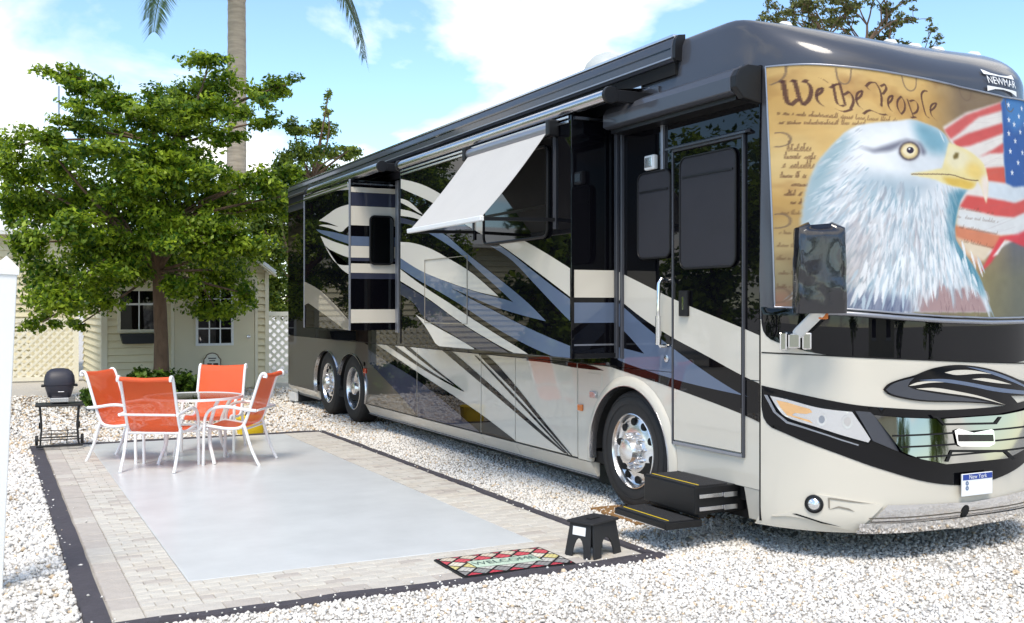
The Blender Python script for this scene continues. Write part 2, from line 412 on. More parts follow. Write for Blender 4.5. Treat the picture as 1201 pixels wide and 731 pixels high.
for i, (a, b, c, d, tn) in enumerate(cells):
    mi = random.choices(range(5), [0, 2, 0, 5, 1] if tn else [4, 2, 3, 1, 2])[0]; h = DZ + random.uniform(-.003, .002); gp = .002
    if i < 300:
        w, l = b - a - 2 * gp, d - c - 2 * gp; key = (round(w, 3), round(l, 3), mi)
        if key not in shared:
            m = MB(); e = .006; w2, l2 = w / 2, l / 2
            vs = [(-w2, -l2, -.04), (w2, -l2, -.04), (w2, l2, -.04), (-w2, l2, -.04), (-w2, -l2, -e), (w2, -l2, -e), (w2, l2, -e), (-w2, l2, -e),
                  (-w2 + e, -l2 + e, 0), (w2 - e, -l2 + e, 0), (w2 - e, l2 - e, 0), (-w2 + e, l2 - e, 0)]
            m.add(vs, [(8, 9, 10, 11)] + [(k + u, (k + 1) % 4 + u, (k + 1) % 4 + u + 4, k + u + 4) for u in (0, 4) for k in range(4)])
            o = m.build('paver', 'paver%d' % mi, pat, world=False); shared[key] = o
        else:
            o = shared[key].copy(); col.objects.link(o)
        o.location = ((a + b) / 2, (c + d) / 2, h); o.rotation_euler = (random.uniform(-.01, .01), random.uniform(-.01, .01), random.uniform(-.012, .012))
    else:
        rest[mi].box((a + gp, c + gp, 0), (b - gp, d - gp, h))
for i, m in enumerate(rest):
    if m.v: tag(m.build('paver_field', 'paver%d' % i, pat, world=False), kind='stuff')

def stones():
    P = []; S = []
    def scatter(x0, x1, y0, y1, dens, s0, s1):
        n = int((x1 - x0) * (y1 - y0) * dens); x = RNG.uniform(x0, x1, n); y = RNG.uniform(y0, y1, n)
        keep = ~((x > PX0 - .005) & (x < PX1 + .005) & (y > PY0 - .005) & (y < PY1 + .005))
        P.append(np.c_[x, y][keep]); S.append(RNG.uniform(s0, s1, keep.sum()))
    scatter(0.3, 5.6, 3.4, 6.0, 2900, .007, .018)
    scatter(5.6, 9.0, 3.4, 6.0, 1600, .008, .019)
    scatter(4.1, 5.4, 5.9, 10, 2300, .007, .018)
    scatter(4.1, 5.4, 10, 19, 1300, .009, .02)
    scatter(5.4, 7.4, 5.9, 8, 700, .008, .02)
    scatter(-1.0, 0.5, 5.0, 9.5, 1500, .009, .026)
    scatter(-1.3, 0.5, 9.5, 14.2, 1000, .011, .028)
    scatter(-1.5, 5.6, 14.1, 18.0, 560, .013, .03)
    scatter(-1.5, 5.9, 18.0, 22.0, 300, .016, .036)
    # a few stones kicked up onto the edging and pavers
    k = 120; ex = np.concatenate([np.c_[RNG.uniform(PX0, PX1, k // 2), PY0 + RNG.exponential(.06, k // 2)], np.c_[PX1 - RNG.exponential(.05, k // 4), RNG.uniform(PY0, PY1, k // 4)], np.c_[PX0 + RNG.exponential(.08, k // 4), RNG.uniform(PY0, PY1, k // 4)]])
    ne = len(ex); P.append(ex); S.append(RNG.uniform(.006, .013, ne))
    P = np.concatenate(P); S = np.concatenate(S); n = len(P)
    o8 = np.array([(1, 0, 0), (0, 1, 0), (-1, 0, 0), (0, -1, 0), (0, 0, 1), (0, 0, -1)], float)
    f8 = np.array([(0, 1, 4), (1, 2, 4), (2, 3, 4), (3, 0, 4), (1, 0, 5), (2, 1, 5), (3, 2, 5), (0, 3, 5)])
    V = o8[None] * S[:, None, None] * RNG.uniform(.65, 1.3, (n, 6, 1)) + RNG.normal(0, .22, (n, 6, 3)) * S[:, None, None]
    V[:, :, 2] *= .8
    a = RNG.uniform(0, 6.283, n); t = RNG.uniform(-.6, .6, n)
    ca, sa, ct, st = np.cos(a), np.sin(a), np.cos(t), np.sin(t)
    x, y, z = V[..., 0], V[..., 1], V[..., 2]
    y2 = y * ct[:, None] - z * st[:, None]; z2 = y * st[:, None] + z * ct[:, None]
    V = np.stack([x * ca[:, None] - y2 * sa[:, None] + P[:, :1], x * sa[:, None] + y2 * ca[:, None] + P[:, 1:], z2 + (S * RNG.uniform(.15, .75, n))[:, None]], -1)
    V[-ne:, :, 2] += .022
    F = (f8[None] + (np.arange(n) * 6)[:, None, None]).reshape(-1, 3)
    g = RNG.choice([1.0, .95, .87, .70], n, p=[.55, .27, .13, .05]); tint = np.ones((n, 4)); tint[:, :3] = g[:, None]
    brown = RNG.random(n) < np.where(P[:, 1] > 13.5, .22, .05); tint[brown, 0] *= .85; tint[brown, 1] *= .70; tint[brown, 2] *= .52
    o = npmesh('gravel', V.reshape(-1, 3), F, 'stone', attrs={'sc': ('FLOAT_COLOR', np.repeat(tint, 6, 0))})
    tag(o, 'loose white crushed gravel spread around the patio and motorhome', 'gravel', kind='stuff')
stones()

# ------------------------------------------------------------------ motorhome
XB, XC, HW = 4.86, 6.135, 1.275                        # right-hand wall, centre line, half width
YR = 18.62
rv = empty('motorhome', (XC, 12.1, 0), label='large cream, black and slate blue motorhome with swoosh stripes and an eagle windshield cover', cat='motorhome')
A_, B_, NP = 1.33, 1.38, 3.0
def Y0(z): return 5.05 + (0.10 * max(0.0, (z - 1.6) / 1.8) ** 1.3) + (0.06 * max(0.0, (0.34 - z) / .13) ** 2)
def FY(X, z):
    u = min(.985, abs((X - XC) / A_)); return Y0(z) + B_ * (1 - (1 - u ** NP) ** (1 / NP))
def FN(X, z):
    e = .01; dx = (FY(X + e, z) - FY(X - e, z)) / (2 * e); dz = (FY(X, z + e) - FY(X, z - e)) / (2 * e)
    return Vector((dx, -1, dz)).normalized()
def fr(p):                                             # photo pixel -> (X, z) on the curved front
    X, Y = 5.6, 5.2
    d = ray(*p); lo, hi = 4.0, 9.0                     # march along the ray
    t = 3.0
    for _ in range(400):
        x, y, z = d[0] * t, d[1] * t, CAMH + d[2] * t
        if x > XC - A_ * .985 and y >= FY(x, z): break
        t += .02
    a, b = t - .02, t
    for _ in range(25):
        m = (a + b) / 2; x, y, z = d[0] * m, d[1] * m, CAMH + d[2] * m
        if x > XC - A_ * .985 and y >= FY(x, z): b = m
        else: a = m
    return (d[0] * b, CAMH + d[2] * b)
XCAP = XB                                               # the cap meets the side wall here
UE = (XC - XCAP) / A_; YCAP = lambda z: FY(XCAP, z)
def cap_points(n=56):
    th = np.linspace(0, 1, n); xs = []
    for t in th:                                       # dense towards the corners
        s = math.sin((t - .5) * math.pi); xs.append(XC + HW * (abs(s) ** .9) * (1 if s > 0 else -1))
    return xs
CXS = cap_points()
def zE(X): return 3.31 + .14 * min(1.0, abs((X - XC) / HW)) ** 2.2      # top edge of the windshield frame
def cap_strip(z_list, follow=False):
    m = MB(); V = []; n = len(CXS)
    for z in z_list:
        for X in CXS:
            zz = 1.655 + (zE(X) - 1.655) * z if follow else z
            V.append((X, FY(X, zz), zz))
    F = [(i * n + j, i * n + j + 1, (i + 1) * n + j + 1, (i + 1) * n + j) for i in range(len(z_list) - 1) for j in range(n - 1)]
    return m.add(V, F)
def flip_check(o): return o
cap_lo = cap_strip([.21, .24, .28, .33] + list(np.linspace(.38, 1.655, 30))).build('front_cap', 'cream', rv, smooth=50)
cap_hi = cap_strip(list(np.linspace(0, 1, 40)), True).build('front_cap', 'slate', rv, smooth=50)
# roof and crown of the cap: height field inside the plan outline
def roof_z(X, Y):
    e = zE(X); yf = FY(X, e); df = max(0.0, min(1.0, (Y - yf) / (1.6 - 1.25 * abs((X - XC) / HW) ** 3))); ds = max(0.0, min(1.0, (HW - abs(X - XC)) / .09))
    return e + (3.865 - e) * math.sqrt(1 - (1 - df) ** 2) * (1 - (1 - ds) ** 3) ** (1 / 3)
def roof():
    m = MB(); us = [-1 + 2 * t for t in np.linspace(0, 1, 64)]; us = [math.copysign(abs(u) ** .55, u) for u in us]
    dv = [0, .004, .015, .035, .06, .1, .15, .21, .28, .36, .45, .55, .66, .78, .9, 1.05, 1.2, 1.4, 1.6]; V = []; n = len(us)
    for d in dv:
        for u in us:
            X = XC + HW * u; Y = FY(X, zE(X)) + d; V.append((X, Y, roof_z(X, Y)))
    for k in range(1, 9):
        for u in us:
            X = XC + HW * u; ya = FY(X, zE(X)) + 1.6; Y = ya + (YR - ya) * k / 8; V.append((X, Y, roof_z(X, Y)))
    F = [(i * n + j, i * n + j + 1, (i + 1) * n + j + 1, (i + 1) * n + j) for i in range(len(V) // n - 1) for j in range(n - 1)]
    return m.add(V, F).build('roof', 'slate', rv, smooth=50)
roof_o = roof()
# other walls, floor, chassis
MB().box((XC + HW - .03, 5.78, .21), (XC + HW, YR, 3.45)).build('side_wall', 'cream', rv)
MB().box((XB + .03, YR - .03, .3), (XC + HW - .03, YR, 3.45)).build('rear_wall', 'taupe', rv)
MB().box((XB + .05, 5.9, .34), (XC + HW - .05, YR - .05, .44)).box((XB + .5, 6.0, .2), (XB + .62, YR - .2, .34)).box((XC + .55, 6.0, .2), (XC + .67, YR - .2, .34)).build('chassis', 'darkvoid', rv)
LAYER = {}
def flat_decal(poly, to3, mat, parent, key, rect=None, smooth=True, name='stripe', px=None):
    pts = cat_smooth(poly, 2) if smooth else list(poly)
    if rect: pts = clip_rect(pts, *rect)
    if len(pts) < 3: return None
    LAYER[key] = LAYER.get(key, 0) + 1; d = 0.0025 + LAYER[key] * .0005
    m = MB(); m.add([to3(a, b, d) for a, b in pts], [tuple(range(len(pts)))])
    return m.build(name, mat, parent, fix=False)
def sideX(X): return lambda a, b, d: (X - d, a, b)
def endY(Y): return lambda a, b, d: (a, Y - d, b)
def yz(pts, X): return [tuple(onX(x, y, X))[1:] for x, y in pts]

# main wall panels (Y0, Y1, z0, z1, base colour); arches are cut into the lower ones
def arch(yc, zc, r, n=26, a0=0, a1=180, q=1.0): return [(yc + r * math.cos(R(a)), zc + q * r * math.sin(R(a))) for a in np.linspace(a0, a1, n)]
RA, RQ = .67, .76                                      # the rear arches are wider than tall
FWY, DWY, TWY, WZ = 7.42, 14.95, 16.22, 0.52
def slab(name, outline, mat, X=XB, t=.035, bev=.004, parent=rv):
    return MB().extr(outline, lambda a, b, d: (X + d, a, b), t).build(name, mat, parent, bevel=bev)
G = .008
YF = 5.76
upper_wall = slab('upper_wall', [(YF, 1.225), (YR, 1.225), (YR, 3.45), (YF, 3.45)], 'black')
inner = MB().box((XB + .036, YF + .02, .45), (XB + .05, 6.75, 1.3)).box((XB + .036, 8.1, .35), (XB + .05, 14.1, 1.3)).build('bulkhead', 'darkvoid', rv)
ar = [(y, z) for y, z in reversed(arch(FWY, .47, .60))]
front_panel = slab('front_panel', [(YF, .45), (6.79, .45), (6.79, .40)] + [p for p in ar if p[1] > .40 and p[0] > 6.80] + [(8.05, .345), (8.29 - G, .345), (8.29 - G, 1.22), (YF, 1.22)], 'cream')
bays = []
for y0, y1 in ((8.29, 9.56), (9.56, 10.39), (10.39, 12.3), (12.3, 14.19)):
    bays.append((slab('bay_door', [(y0 + G, .355), (y1 - G, .355), (y1 - G, 1.22), (y0 + G, 1.22)], 'cream'), (y0 + G, y1 - G, .355, 1.22)))
r1 = [p for p in reversed(arch(DWY, .52, RA, q=RQ)) if p[1] > .345]; r2 = [p for p in reversed(arch(TWY, .52, RA, q=RQ)) if p[1] > .345]
mid = (DWY + TWY) / 2
r1 = [p for p in r1 if p[0] < mid]; r2 = [p for p in r2 if p[0] > mid]
r1 = r1[::-1]; r2 = r2[::-1]
ao = sorted(r1, key=lambda p: p[0]) + [(mid, .52 + RA * RQ * math.sqrt(1 - ((TWY - DWY) / 2 / RA) ** 2))] + sorted(r2, key=lambda p: p[0])
rear_panel = slab('rear_panel', [(14.19 + G, .345), (DWY - RA, .345)] + ao + [(TWY + RA, .345), (YR, .345), (YR, 1.22), (14.19 + G, 1.22)], 'taupe')
# tilted mirror-bright rocker strip that looks down at the gravel
def rocker(y0, y1, z1=.338, z0=.205):
    MB().extr([(XB + .002, z1), (XB + .075, z0), (XB + .10, z0), (XB + .10, z1)], lambda a, b, d: (a, y0 + d, b), y1 - y0).build('rocker_panel', 'cream', rv, bevel=.003)
    MB().extr([(XB + .05, z0 - .001), (XB + .085, z0 - .022), (XB + .10, z0 - .001)], lambda a, b, d: (a, y0 + d, b), y1 - y0).build('rocker_trim', 'satin', rv)
rocker(8.06, 9.555); rocker(9.565, 10.385); rocker(10.395, 14.33); rocker(16.86, YR)
MB().extr([(XB + .004, .448), (XB + .05, .22), (XB + .09, .22), (XB + .09, .448)], lambda a, b, d: (a, YF + d, b), .17).build('rocker_panel', 'cream', rv)
MB().box((XB + .10, 5.95, .2), (XB + .5, 6.78, .46)).build('step_housing', 'darkvoid', rv)
MB().extr([(XB + .03, .66), (XB + .09, .46), (XB + .12, .46), (XB + .06, .66)], lambda a, b, d: (a, 5.95 + d, b), .83).build('step_fascia', 'white_plastic', rv)  # cream panel made white: the gravel's bright reflection is put into its colour

# swooshes on the lower wall
low = [(front_panel, (YF, 8.29 - G, .45, 1.22))] + bays + [(rear_panel, (14.19 + G, YR, .345, 1.22))]
def low_decal(px, mat, sel=None):
    p = cat_smooth(yz(px, XB), 2)
    for i, (o, rc) in enumerate(low):
        if sel is None or i in sel: flat_decal(p, sideX(XB), mat, o, ('low', i), rc, smooth=False)
low_decal([(432, 412), (440, 418), (486, 479), (492, 489), (500, 500), (430, 500)], 'taupe', (4,))           # dark belly behind
low_decal([(425, 392), (443, 405), (495, 440), (557, 480), (600, 513), (607, 519), (560, 520), (490, 500), (425, 440)], 'black', (1, 2, 3, 4))
low_decal([(425, 404), (440, 416), (493, 447), (528, 477), (562, 506), (562, 520), (490, 500), (425, 424)], 'purple', (2, 3, 4))
low_decal([(425, 418), (433, 425), (473, 467), (492, 490), (494, 505), (425, 505)], 'taupe', (3, 4))
low_decal([(352, 379), (385, 384), (433, 404), (433, 384), (400, 372), (352, 368)], 'taupe_light', (5,))
low_decal([(420, 384), (433, 384), (433, 406), (418, 396)], 'black', (5,))
low_decal([(440, 392), (462, 404), (500, 433), (545, 459), (543, 459.6), (500, 436), (460, 409), (440, 396)], 'black')
low_decal([(455, 388), (470, 398), (505, 428), (544, 458.5), (543, 459), (503, 430), (466, 400), (455, 392)], 'black')
low_decal([(513, 406), (524, 406), (583, 458), (664, 531.5), (662, 532.5), (578, 461)], 'black')
low_decal([(560, 413), (573, 416), (606, 453), (633, 488), (672, 535), (670.5, 535.5), (632, 492), (612, 468), (592, 447), (565, 420)], 'black')
low_decal([(557, 417), (559, 417), (612, 472), (668, 534), (666.5, 534.5), (610, 474)], 'black')
low_decal([(618, 421), (665, 424), (693, 428), (709, 435), (680, 432.5), (640, 425), (618, 423)], 'black')
# band system of the front section, continued over panel, upper wall and door
BLACK_BAND = [(727, 352), (757, 376), (790, 397), (827, 416), (868, 439.5), (900, 454), (900, 500), (868, 484), (790, 455), (727, 434), (690, 421), (690, 405)]
BLUE_BAND = [(727, 356), (757, 383), (790, 409), (830, 438), (868, 462), (879, 465.5), (868, 463), (830, 455), (790, 445), (727, 424), (724, 420), (724, 354)]
BLACK_TRI = [(727, 383), (740, 396), (756, 415), (742, 411), (727, 407.5), (724, 407), (724, 381)]
CREAM_BAND = [(722, 317), (760, 336), (793, 352.5), (869, 384), (920, 406), (920, 464), (868, 439.5), (827, 416), (790, 397), (757, 376), (722, 349)]
UW = (YF, 7.62, 1.225, 3.45)
def band(px, mat, which):
    for o, rc, X, k in which: flat_decal(cat_smooth(yz(px, X), 2), sideX(X), mat, o, k, rc, smooth=False)
W_UP = (upper_wall, UW, XB, 'upw'); W_FR = (front_panel, (YF, 8.29 - G, .45, 1.22), XB, ('low', 0))
band(CREAM_BAND, 'cream', [W_UP]); band([(722, 440), (722, 425), (790, 450), (900, 490), (900, 560), (722, 560)], 'cream', [W_UP])
band(BLACK_BAND, 'black', [W_UP, W_FR]); band(BLUE_BAND, 'blue', [W_UP, W_FR]); band(BLACK_TRI, 'black', [W_UP])
# entry door
DX = XB - .014
DR = (5.935, 6.765, .69, 2.96)
door = slab('entry_door', [(DR[0], DR[2]), (DR[1], DR[2]), (DR[1], DR[3]), (DR[0], DR[3])], 'black', X=DX, t=.012, bev=.005)
W_DR = (door, (DR[0] + .005, DR[1] - .005, DR[2] + .005, DR[3] - .005), DX, 'door')
band([(722, 440), (722, 425), (790, 450), (900, 490), (900, 580), (722, 580)], 'cream', [W_DR])
band(CREAM_BAND, 'cream', [W_DR]); band(BLACK_BAND, 'black', [W_DR]); band(BLUE_BAND, 'blue', [W_DR])
fm = MB()                                              # door frame trim
for a, b in (((DR[0] - .022, DR[2] - .03), (DR[0] - .006, DR[3] + .03)), ((DR[1] + .006, DR[2] - .03), (DR[1] + .022, DR[3] + .03))): fm.box((XB - .022, a[0], a[1]), (XB + .002, b[0], b[1]))
fm.box((XB - .022, DR[0] - .006, DR[3] + .006), (XB + .002, DR[1] + .006, DR[3] + .03)).build('door_frame', 'slate', rv, bevel=.003)
MB().box((XB - .022, DR[0] - .006, DR[2] - .03), (XB + .002, DR[1] + .006, DR[2] - .006)).build('door_sill', 'satin', rv, bevel=.003)
def fabric_panel(name, y0, y1, z0, z1, X, parent):
    m = MB(); m.extr(rrect(y0, y1, z0, z1, .07), lambda a, b, d: (X - .012 + d, a, b), .012); o = m.build(name, 'shade', parent, bevel=.005)
    pr = rrect(y0, y1, z0, z1, .07) ; MB().tube([(X - .012, a, b) for a, b in pr + pr[:1]], .009, 6, False).build('binding', 'blackplastic', o, smooth=60)
    MB().box((X - .018, y0 + .03, z1 - .16), (X - .011, y1 - .03, z1 - .145)).build('seam', 'blackplastic', o)
fabric_panel('door_window_shade', 5.985, 6.66, 2.04, 2.90, DX - .004, rv)
fabric_panel('window_shade', 6.80, 7.26, 2.14, 2.84, XB - .012, rv)
dh = MB().box((DX - .03, 6.555, 1.67), (DX + .001, 6.665, 1.87)).build('door_handle', 'blackplastic', door, bevel=.008)
MB().box((DX - .036, 6.59, 1.72), (DX - .0305, 6.61, 1.82)).build('latch', 'chrome', dh)
# grab handle
gh = MB().tube([(XB - .005, 6.87, 1.95), (XB - .07, 6.86, 1.965), (XB - .085, 6.87, 1.93), (XB - .085, 6.875, 1.70), (XB - .085, 6.875, 1.46), (XB - .07, 6.865, 1.43), (XB - .005, 6.85, 1.43)], .016, 10)
gh.cyl((XB - .085, 6.875, 1.44), (XB - .085, 6.875, 1.67), .024, 12); gh.build('grab_handle', 'chrome', rv, smooth=45)
MB().lathe([(0, .03), (.012, .03), (.016, .022), (.016, .001)], (XB - .002, 6.87, 1.33), (-1, 0, 0), 16).build('lock', 'silver', rv, smooth=40)
# drip rail, post trims, porch light
MB().extr([(XB + .001, 3.02), (XB - .045, 3.0), (XB - .045, 2.985), (XB + .001, 2.995)], lambda a, b, d: (a, 5.86 + d, b), .98).build('drip_rail', 'slate', rv)
MB().box((XB - .03, 7.50, 1.30), (XB + .001, 7.53, 3.40)).box((XB - .03, 7.58, 1.30), (XB + .001, 7.62, 3.40)).build('slide_flange', 'slate', rv, bevel=.004)
MB().box((XB - .028, 6.90, 2.84), (XB + .001, 6.93, 3.24)).build('post_trim', 'satin', rv, bevel=.004)
pl = MB().box((XB - .045, 7.00, 2.86), (XB + .001, 7.14, 2.98)).build('porch_light', 'white_plastic', rv, bevel=.012)
MB().box((XB - .052, 7.02, 2.88), (XB - .046, 7.12, 2.96)).build('lens', 'lens_clear', pl, bevel=.003)
# door awning box
da = MB().extr([(XB + .001, 3.44), (XB - .12, 3.44), (XB - .20, 3.40), (XB - .23, 3.35), (XB - .23, 3.25), (XB - .20, 3.235), (XB + .001, 3.235)], lambda a, b, d: (a, 5.80 + d, b), 1.68).build('door_awning', 'slate', rv, bevel=.006)
MB().extr([(XB + .001, 3.438), (XB - .12, 3.438), (XB - .20, 3.398), (XB - .228, 3.35), (XB - .228, 3.27), (XB - .16, 3.20), (XB + .001, 3.17)], lambda a, b, d: (a, 5.735 + d, b), .063).build('end_cap', 'blackplastic', da, bevel=.008)
MB().box((XB - .16, 5.82, 3.20), (XB + .001, 7.46, 3.233)).build('underside', 'blackplastic', da)
# long patio awning box under the roof edge
pa = MB().extr([(XB + .05, 3.895), (XB - .015, 3.885), (XB - .04, 3.85), (XB - .05, 3.80), (XB - .05, 3.70), (XB - .035, 3.675), (XB + .05, 3.675)], lambda a, b, d: (a, 6.74 + d, b), YR - 6.9).build('patio_awning', 'slate', rv, bevel=.006)
MB().extr([(XB + .05, 3.89), (XB - .014, 3.88), (XB - .038, 3.845), (XB - .048, 3.80), (XB - .048, 3.70), (XB - .033, 3.677), (XB + .05, 3.677)], lambda a, b, d: (a, 6.70 + d, b), .036).build('end_cap', 'blackplastic', pa)
MB().box((XB - .053, 6.76, 3.775), (XB - .0505, YR - .2, 3.785)).build('reveal_line', 'black', pa)
MB().box((XB - .036, 6.745, 3.872), (XB + .02, YR - .2, 3.8925)).build('top_rail', 'silver', pa, bevel=.003)
MB().box((XB - .058, 6.745, 3.70), (XB - .0505, YR - .2, 3.712)).build('lower_rail', 'satin', pa)
MB().box((XB - .02, 6.74, 3.575), (XB + .06, YR - .1, 3.672)).build('awning_recess', 'darkvoid', rv)
MB().box((XB - .035, 7.2, 3.535), (XB + .06, YR - .1, 3.572)).build('awning_rail', 'silver', rv, bevel=.004)
MB().box((XB - .015, 6.98, 3.43), (XB + .05, YR - .1, 3.532)).build('fascia', 'slate', rv, bevel=.004)

# ---- slide-out boxes
def slide(name, X, y0, y1, z0, z1): return MB().box((X, y0, z0), (XB + .002, y1, z1)).build(name, 'black', rv, bevel=.008)
X2, S2 = 4.42, (7.64, 11.72, 1.30, 3.37); X1, S1 = 4.21, (13.04, 15.2, 1.43, 3.40)
sl2 = slide('slide_out', X2, *S2); sl1 = slide('slide_out', X1, *S1)
def s2(px, mat, sm=True): return flat_decal(cat_smooth(yz(px, X2), 2) if sm else yz(px, X2), sideX(X2), mat, sl2, 's2', (S2[0] + .01, S2[1] - .01, S2[2] + .01, S2[3] - .01), smooth=False)
s2([(470, 210), (493, 215), (518, 227.5), (561, 257), (620, 284), (674, 318), (674, 352), (640, 326), (589, 287.5), (550, 266.7), (510, 239), (497, 232.5), (470, 221)], 'cream')
s2(Zm(460, 160, [(60, 438), (110, 450), (160, 490), (218, 552), (190, 540), (140, 508), (60, 465)]), 'cream')
s2(Zm(460, 160, [(60, 513), (130, 525), (205, 560), (300, 610), (260, 612), (185, 582), (120, 566), (60, 560)]), 'cream')
s2(Zm(460, 160, [(60, 572), (140, 590), (300, 650), (480, 600), (560, 650), (520, 655), (400, 665), (230, 660), (140, 625), (60, 610)]), 'purple')
s2(Zm(460, 260, [(200, 50), (345, 60), (520, 220), (740, 390), (960, 570), (1085, 700), (960, 640), (850, 565), (800, 515), (640, 370), (480, 220), (330, 120)]), 'blue')
s2(Zm(460, 260, [(55, 256), (150, 310), (280, 380), (400, 430), (560, 485), (700, 525), (850, 560), (960, 625), (1085, 702), (900, 655), (720, 600), (560, 531), (400, 458), (230, 400), (55, 320)]), 'blue')
s2([(469, 303), (500, 320), (526, 336), (553, 351), (577, 363), (606, 378), (640, 394), (672, 407), (672, 426), (640, 415), (606.7, 399), (576.7, 381.7), (546.7, 361), (515, 341.7), (493, 330), (469, 314)], 'blue')
s2(Zm(460, 260, [(55, 143), (150, 148), (280, 190), (400, 260), (540, 340), (660, 440), (752, 526), (620, 500), (480, 455), (300, 390), (180, 335), (55, 253)]), 'cream')
s2([(469, 315), (480, 323.5), (498, 336.7), (526.7, 355), (556, 375), (590, 396.7), (622, 416), (628, 424), (600, 413), (573, 398), (540, 378), (507, 353), (490, 341.7), (469, 329)], 'cream')
s2([(469, 331), (493, 345), (520, 363), (540, 379), (573, 399), (598, 414), (590, 420), (555, 408), (533, 393), (515, 383), (495, 371), (487, 355), (469, 345)], 'purple')
s2([(488, 369), (515, 385), (540, 398.5), (557, 409), (556, 415), (514, 408), (506, 393), (497, 379)], 'cream')
s2([(584, 290), (588, 287.5), (640, 329), (672, 352.5), (672, 379), (655, 362), (625, 330), (600, 303), (575, 288)], 'blue')
# end wall of the big slide
def zb(px_y, X, Y): return onY(0, 0, Y)
def endband(root, key, X, Y, ypx, mat, xpx):
    za, zb_ = [onX(xpx, y, X)[2] for y in ypx]
    flat_decal([(X + .012, zb_), (XB - .004, zb_), (XB - .004, za), (X + .012, za)], endY(Y), mat, root, key, smooth=False)
for ys, mt in (((316.5, 349), 'cream'), ((355, 379), 'blue'), ((404, 406), 'satin')): endband(sl2, 'e2', X2, S2[0], ys, mt, 670.3)
MB().box((X2 + .02, S2[0] - .045, 1.305), (XB - .01, S2[0] - .002, 1.345)).build('slide_lip', 'blackplastic', sl2)
for Ye in (S2[0], S2[1]): MB().box((X2 - .010, Ye - .012, S2[2]), (X2 + .02, Ye + .012, S2[3])).build('corner_trim', 'black', sl2, bevel=.004)
# compartment outline and window on the big slide
def outline(px0, px1, zA, zB, w=.008, mat='satin'):
    ya, yb = onX(px0, 300, X2)[1], onX(px1, 300, X2)[1]; d = .014
    MB().box((X2 - d, yb, zA), (X2 - .001, yb + w, zB)).box((X2 - d, ya - w, zA), (X2 - .001, ya, zB)).box((X2 - d, yb + w, zB - w), (X2 - .001, ya - w, zB)).box((X2 - d, yb + w, zA), (X2 - .001, ya - w, zA + w)).build('hatch_seam', mat, sl2)
outline(499, 549, 1.56, 2.27, .007, 'taupe_light')
wz0, wz1 = 2.36, 3.16; wy0, wy1 = 8.03, 9.34
wn = MB().extr(rrect(wy0, wy1, wz0, wz1, .07), lambda a, b, d: (X2 - .022 + d, a, b), .02).build('window', 'glass', sl2)
wp = rrect(wy0, wy1, wz0, wz1, .07); MB().tube([(X2 - .022, a, b) for a, b in wp + wp[:1]], .014, 8, False).build('window_frame', 'blackplastic', wn, smooth=60)
MB().box((X2 - .028, wy0 + .03, 2.62), (X2 - .0225, wy1 - .03, 2.645)).build('window_bar', 'blackplastic', wn)
# rear slide graphics
def s1(px, mat): return flat_decal(cat_smooth(yz(px, X1), 2), sideX(X1), mat, sl1, 's1', (S1[0] + .01, S1[1] - .01, S1[2] + .01, S1[3] - .01), smooth=False)
q = lambda pts: Zm(330, 180, pts, 4.873)
s1(q([(120, 262), (170, 235), (250, 205), (420, 160), (420, 205), (320, 212), (230, 228), (170, 255)]), 'cream')
s1(q([(400, 288), (320, 310), (255, 358), (215, 385), (260, 392), (330, 420), (250, 405), (215, 412), (290, 430), (345, 455), (370, 425), (400, 405)]), 'cream')
s1(q([(200, 435), (280, 445), (400, 475), (400, 522), (330, 500), (220, 455)]), 'blue')
s1(q([(225, 472), (300, 505), (400, 535), (400, 600), (340, 580), (270, 545), (300, 600), (340, 660), (400, 700), (400, 640), (320, 640), (270, 570)]), 'cream')
s1([(345, 372), (362, 352), (380, 364), (412, 395), (412, 385), (390, 358), (360, 338), (345, 345)], 'taupe_light')
s1([(357, 330), (380, 342), (412, 378), (412, 392), (385, 372), (357, 352)], 'taupe_light')
for ys, mt in (((219, 225), 'cream'), ((225.3, 241), 'purple'), ((241.3, 264), 'cream'), ((277, 288), 'blue'), ((288.3, 302), 'cream'), ((302.3, 306), 'purple'), ((309, 320), 'cream'), ((320.3, 327), 'purple'), ((363, 379), 'cream')):
    endband(sl1, 'e1', X1, S1[0], ys, mt, 410.3)
ew = MB().extr([(a, b) for a, b in rrect(4.48, 4.80, 2.30, 2.93, .06)], lambda a, b, d: (a, S1[0] - .03 + d, b), .024).build('end_window', 'glass', sl1)
ewp = rrect(4.48, 4.80, 2.30, 2.93, .06); MB().tube([(a, S1[0] - .03, b) for a, b in ewp + ewp[:1]], .012, 8, False).build('window_frame', 'blackplastic', ew, smooth=60)
for Ye in (S1[0], S1[1]): MB().box((X1 - .010, Ye - .010, S1[2]), (X1 + .015, Ye + .010, S1[3])).build('corner_trim', 'satin', sl1, bevel=.003)
MB().box((XB - .05, 12.86, 1.4), (XB + .001, 12.96, 3.4)).build('slide_flange', 'satin', rv, bevel=.004)
MB().box((XB - .05, 11.86, 1.3), (XB + .001, 11.98, 3.4)).build('slide_flange', 'cream', rv, bevel=.004)
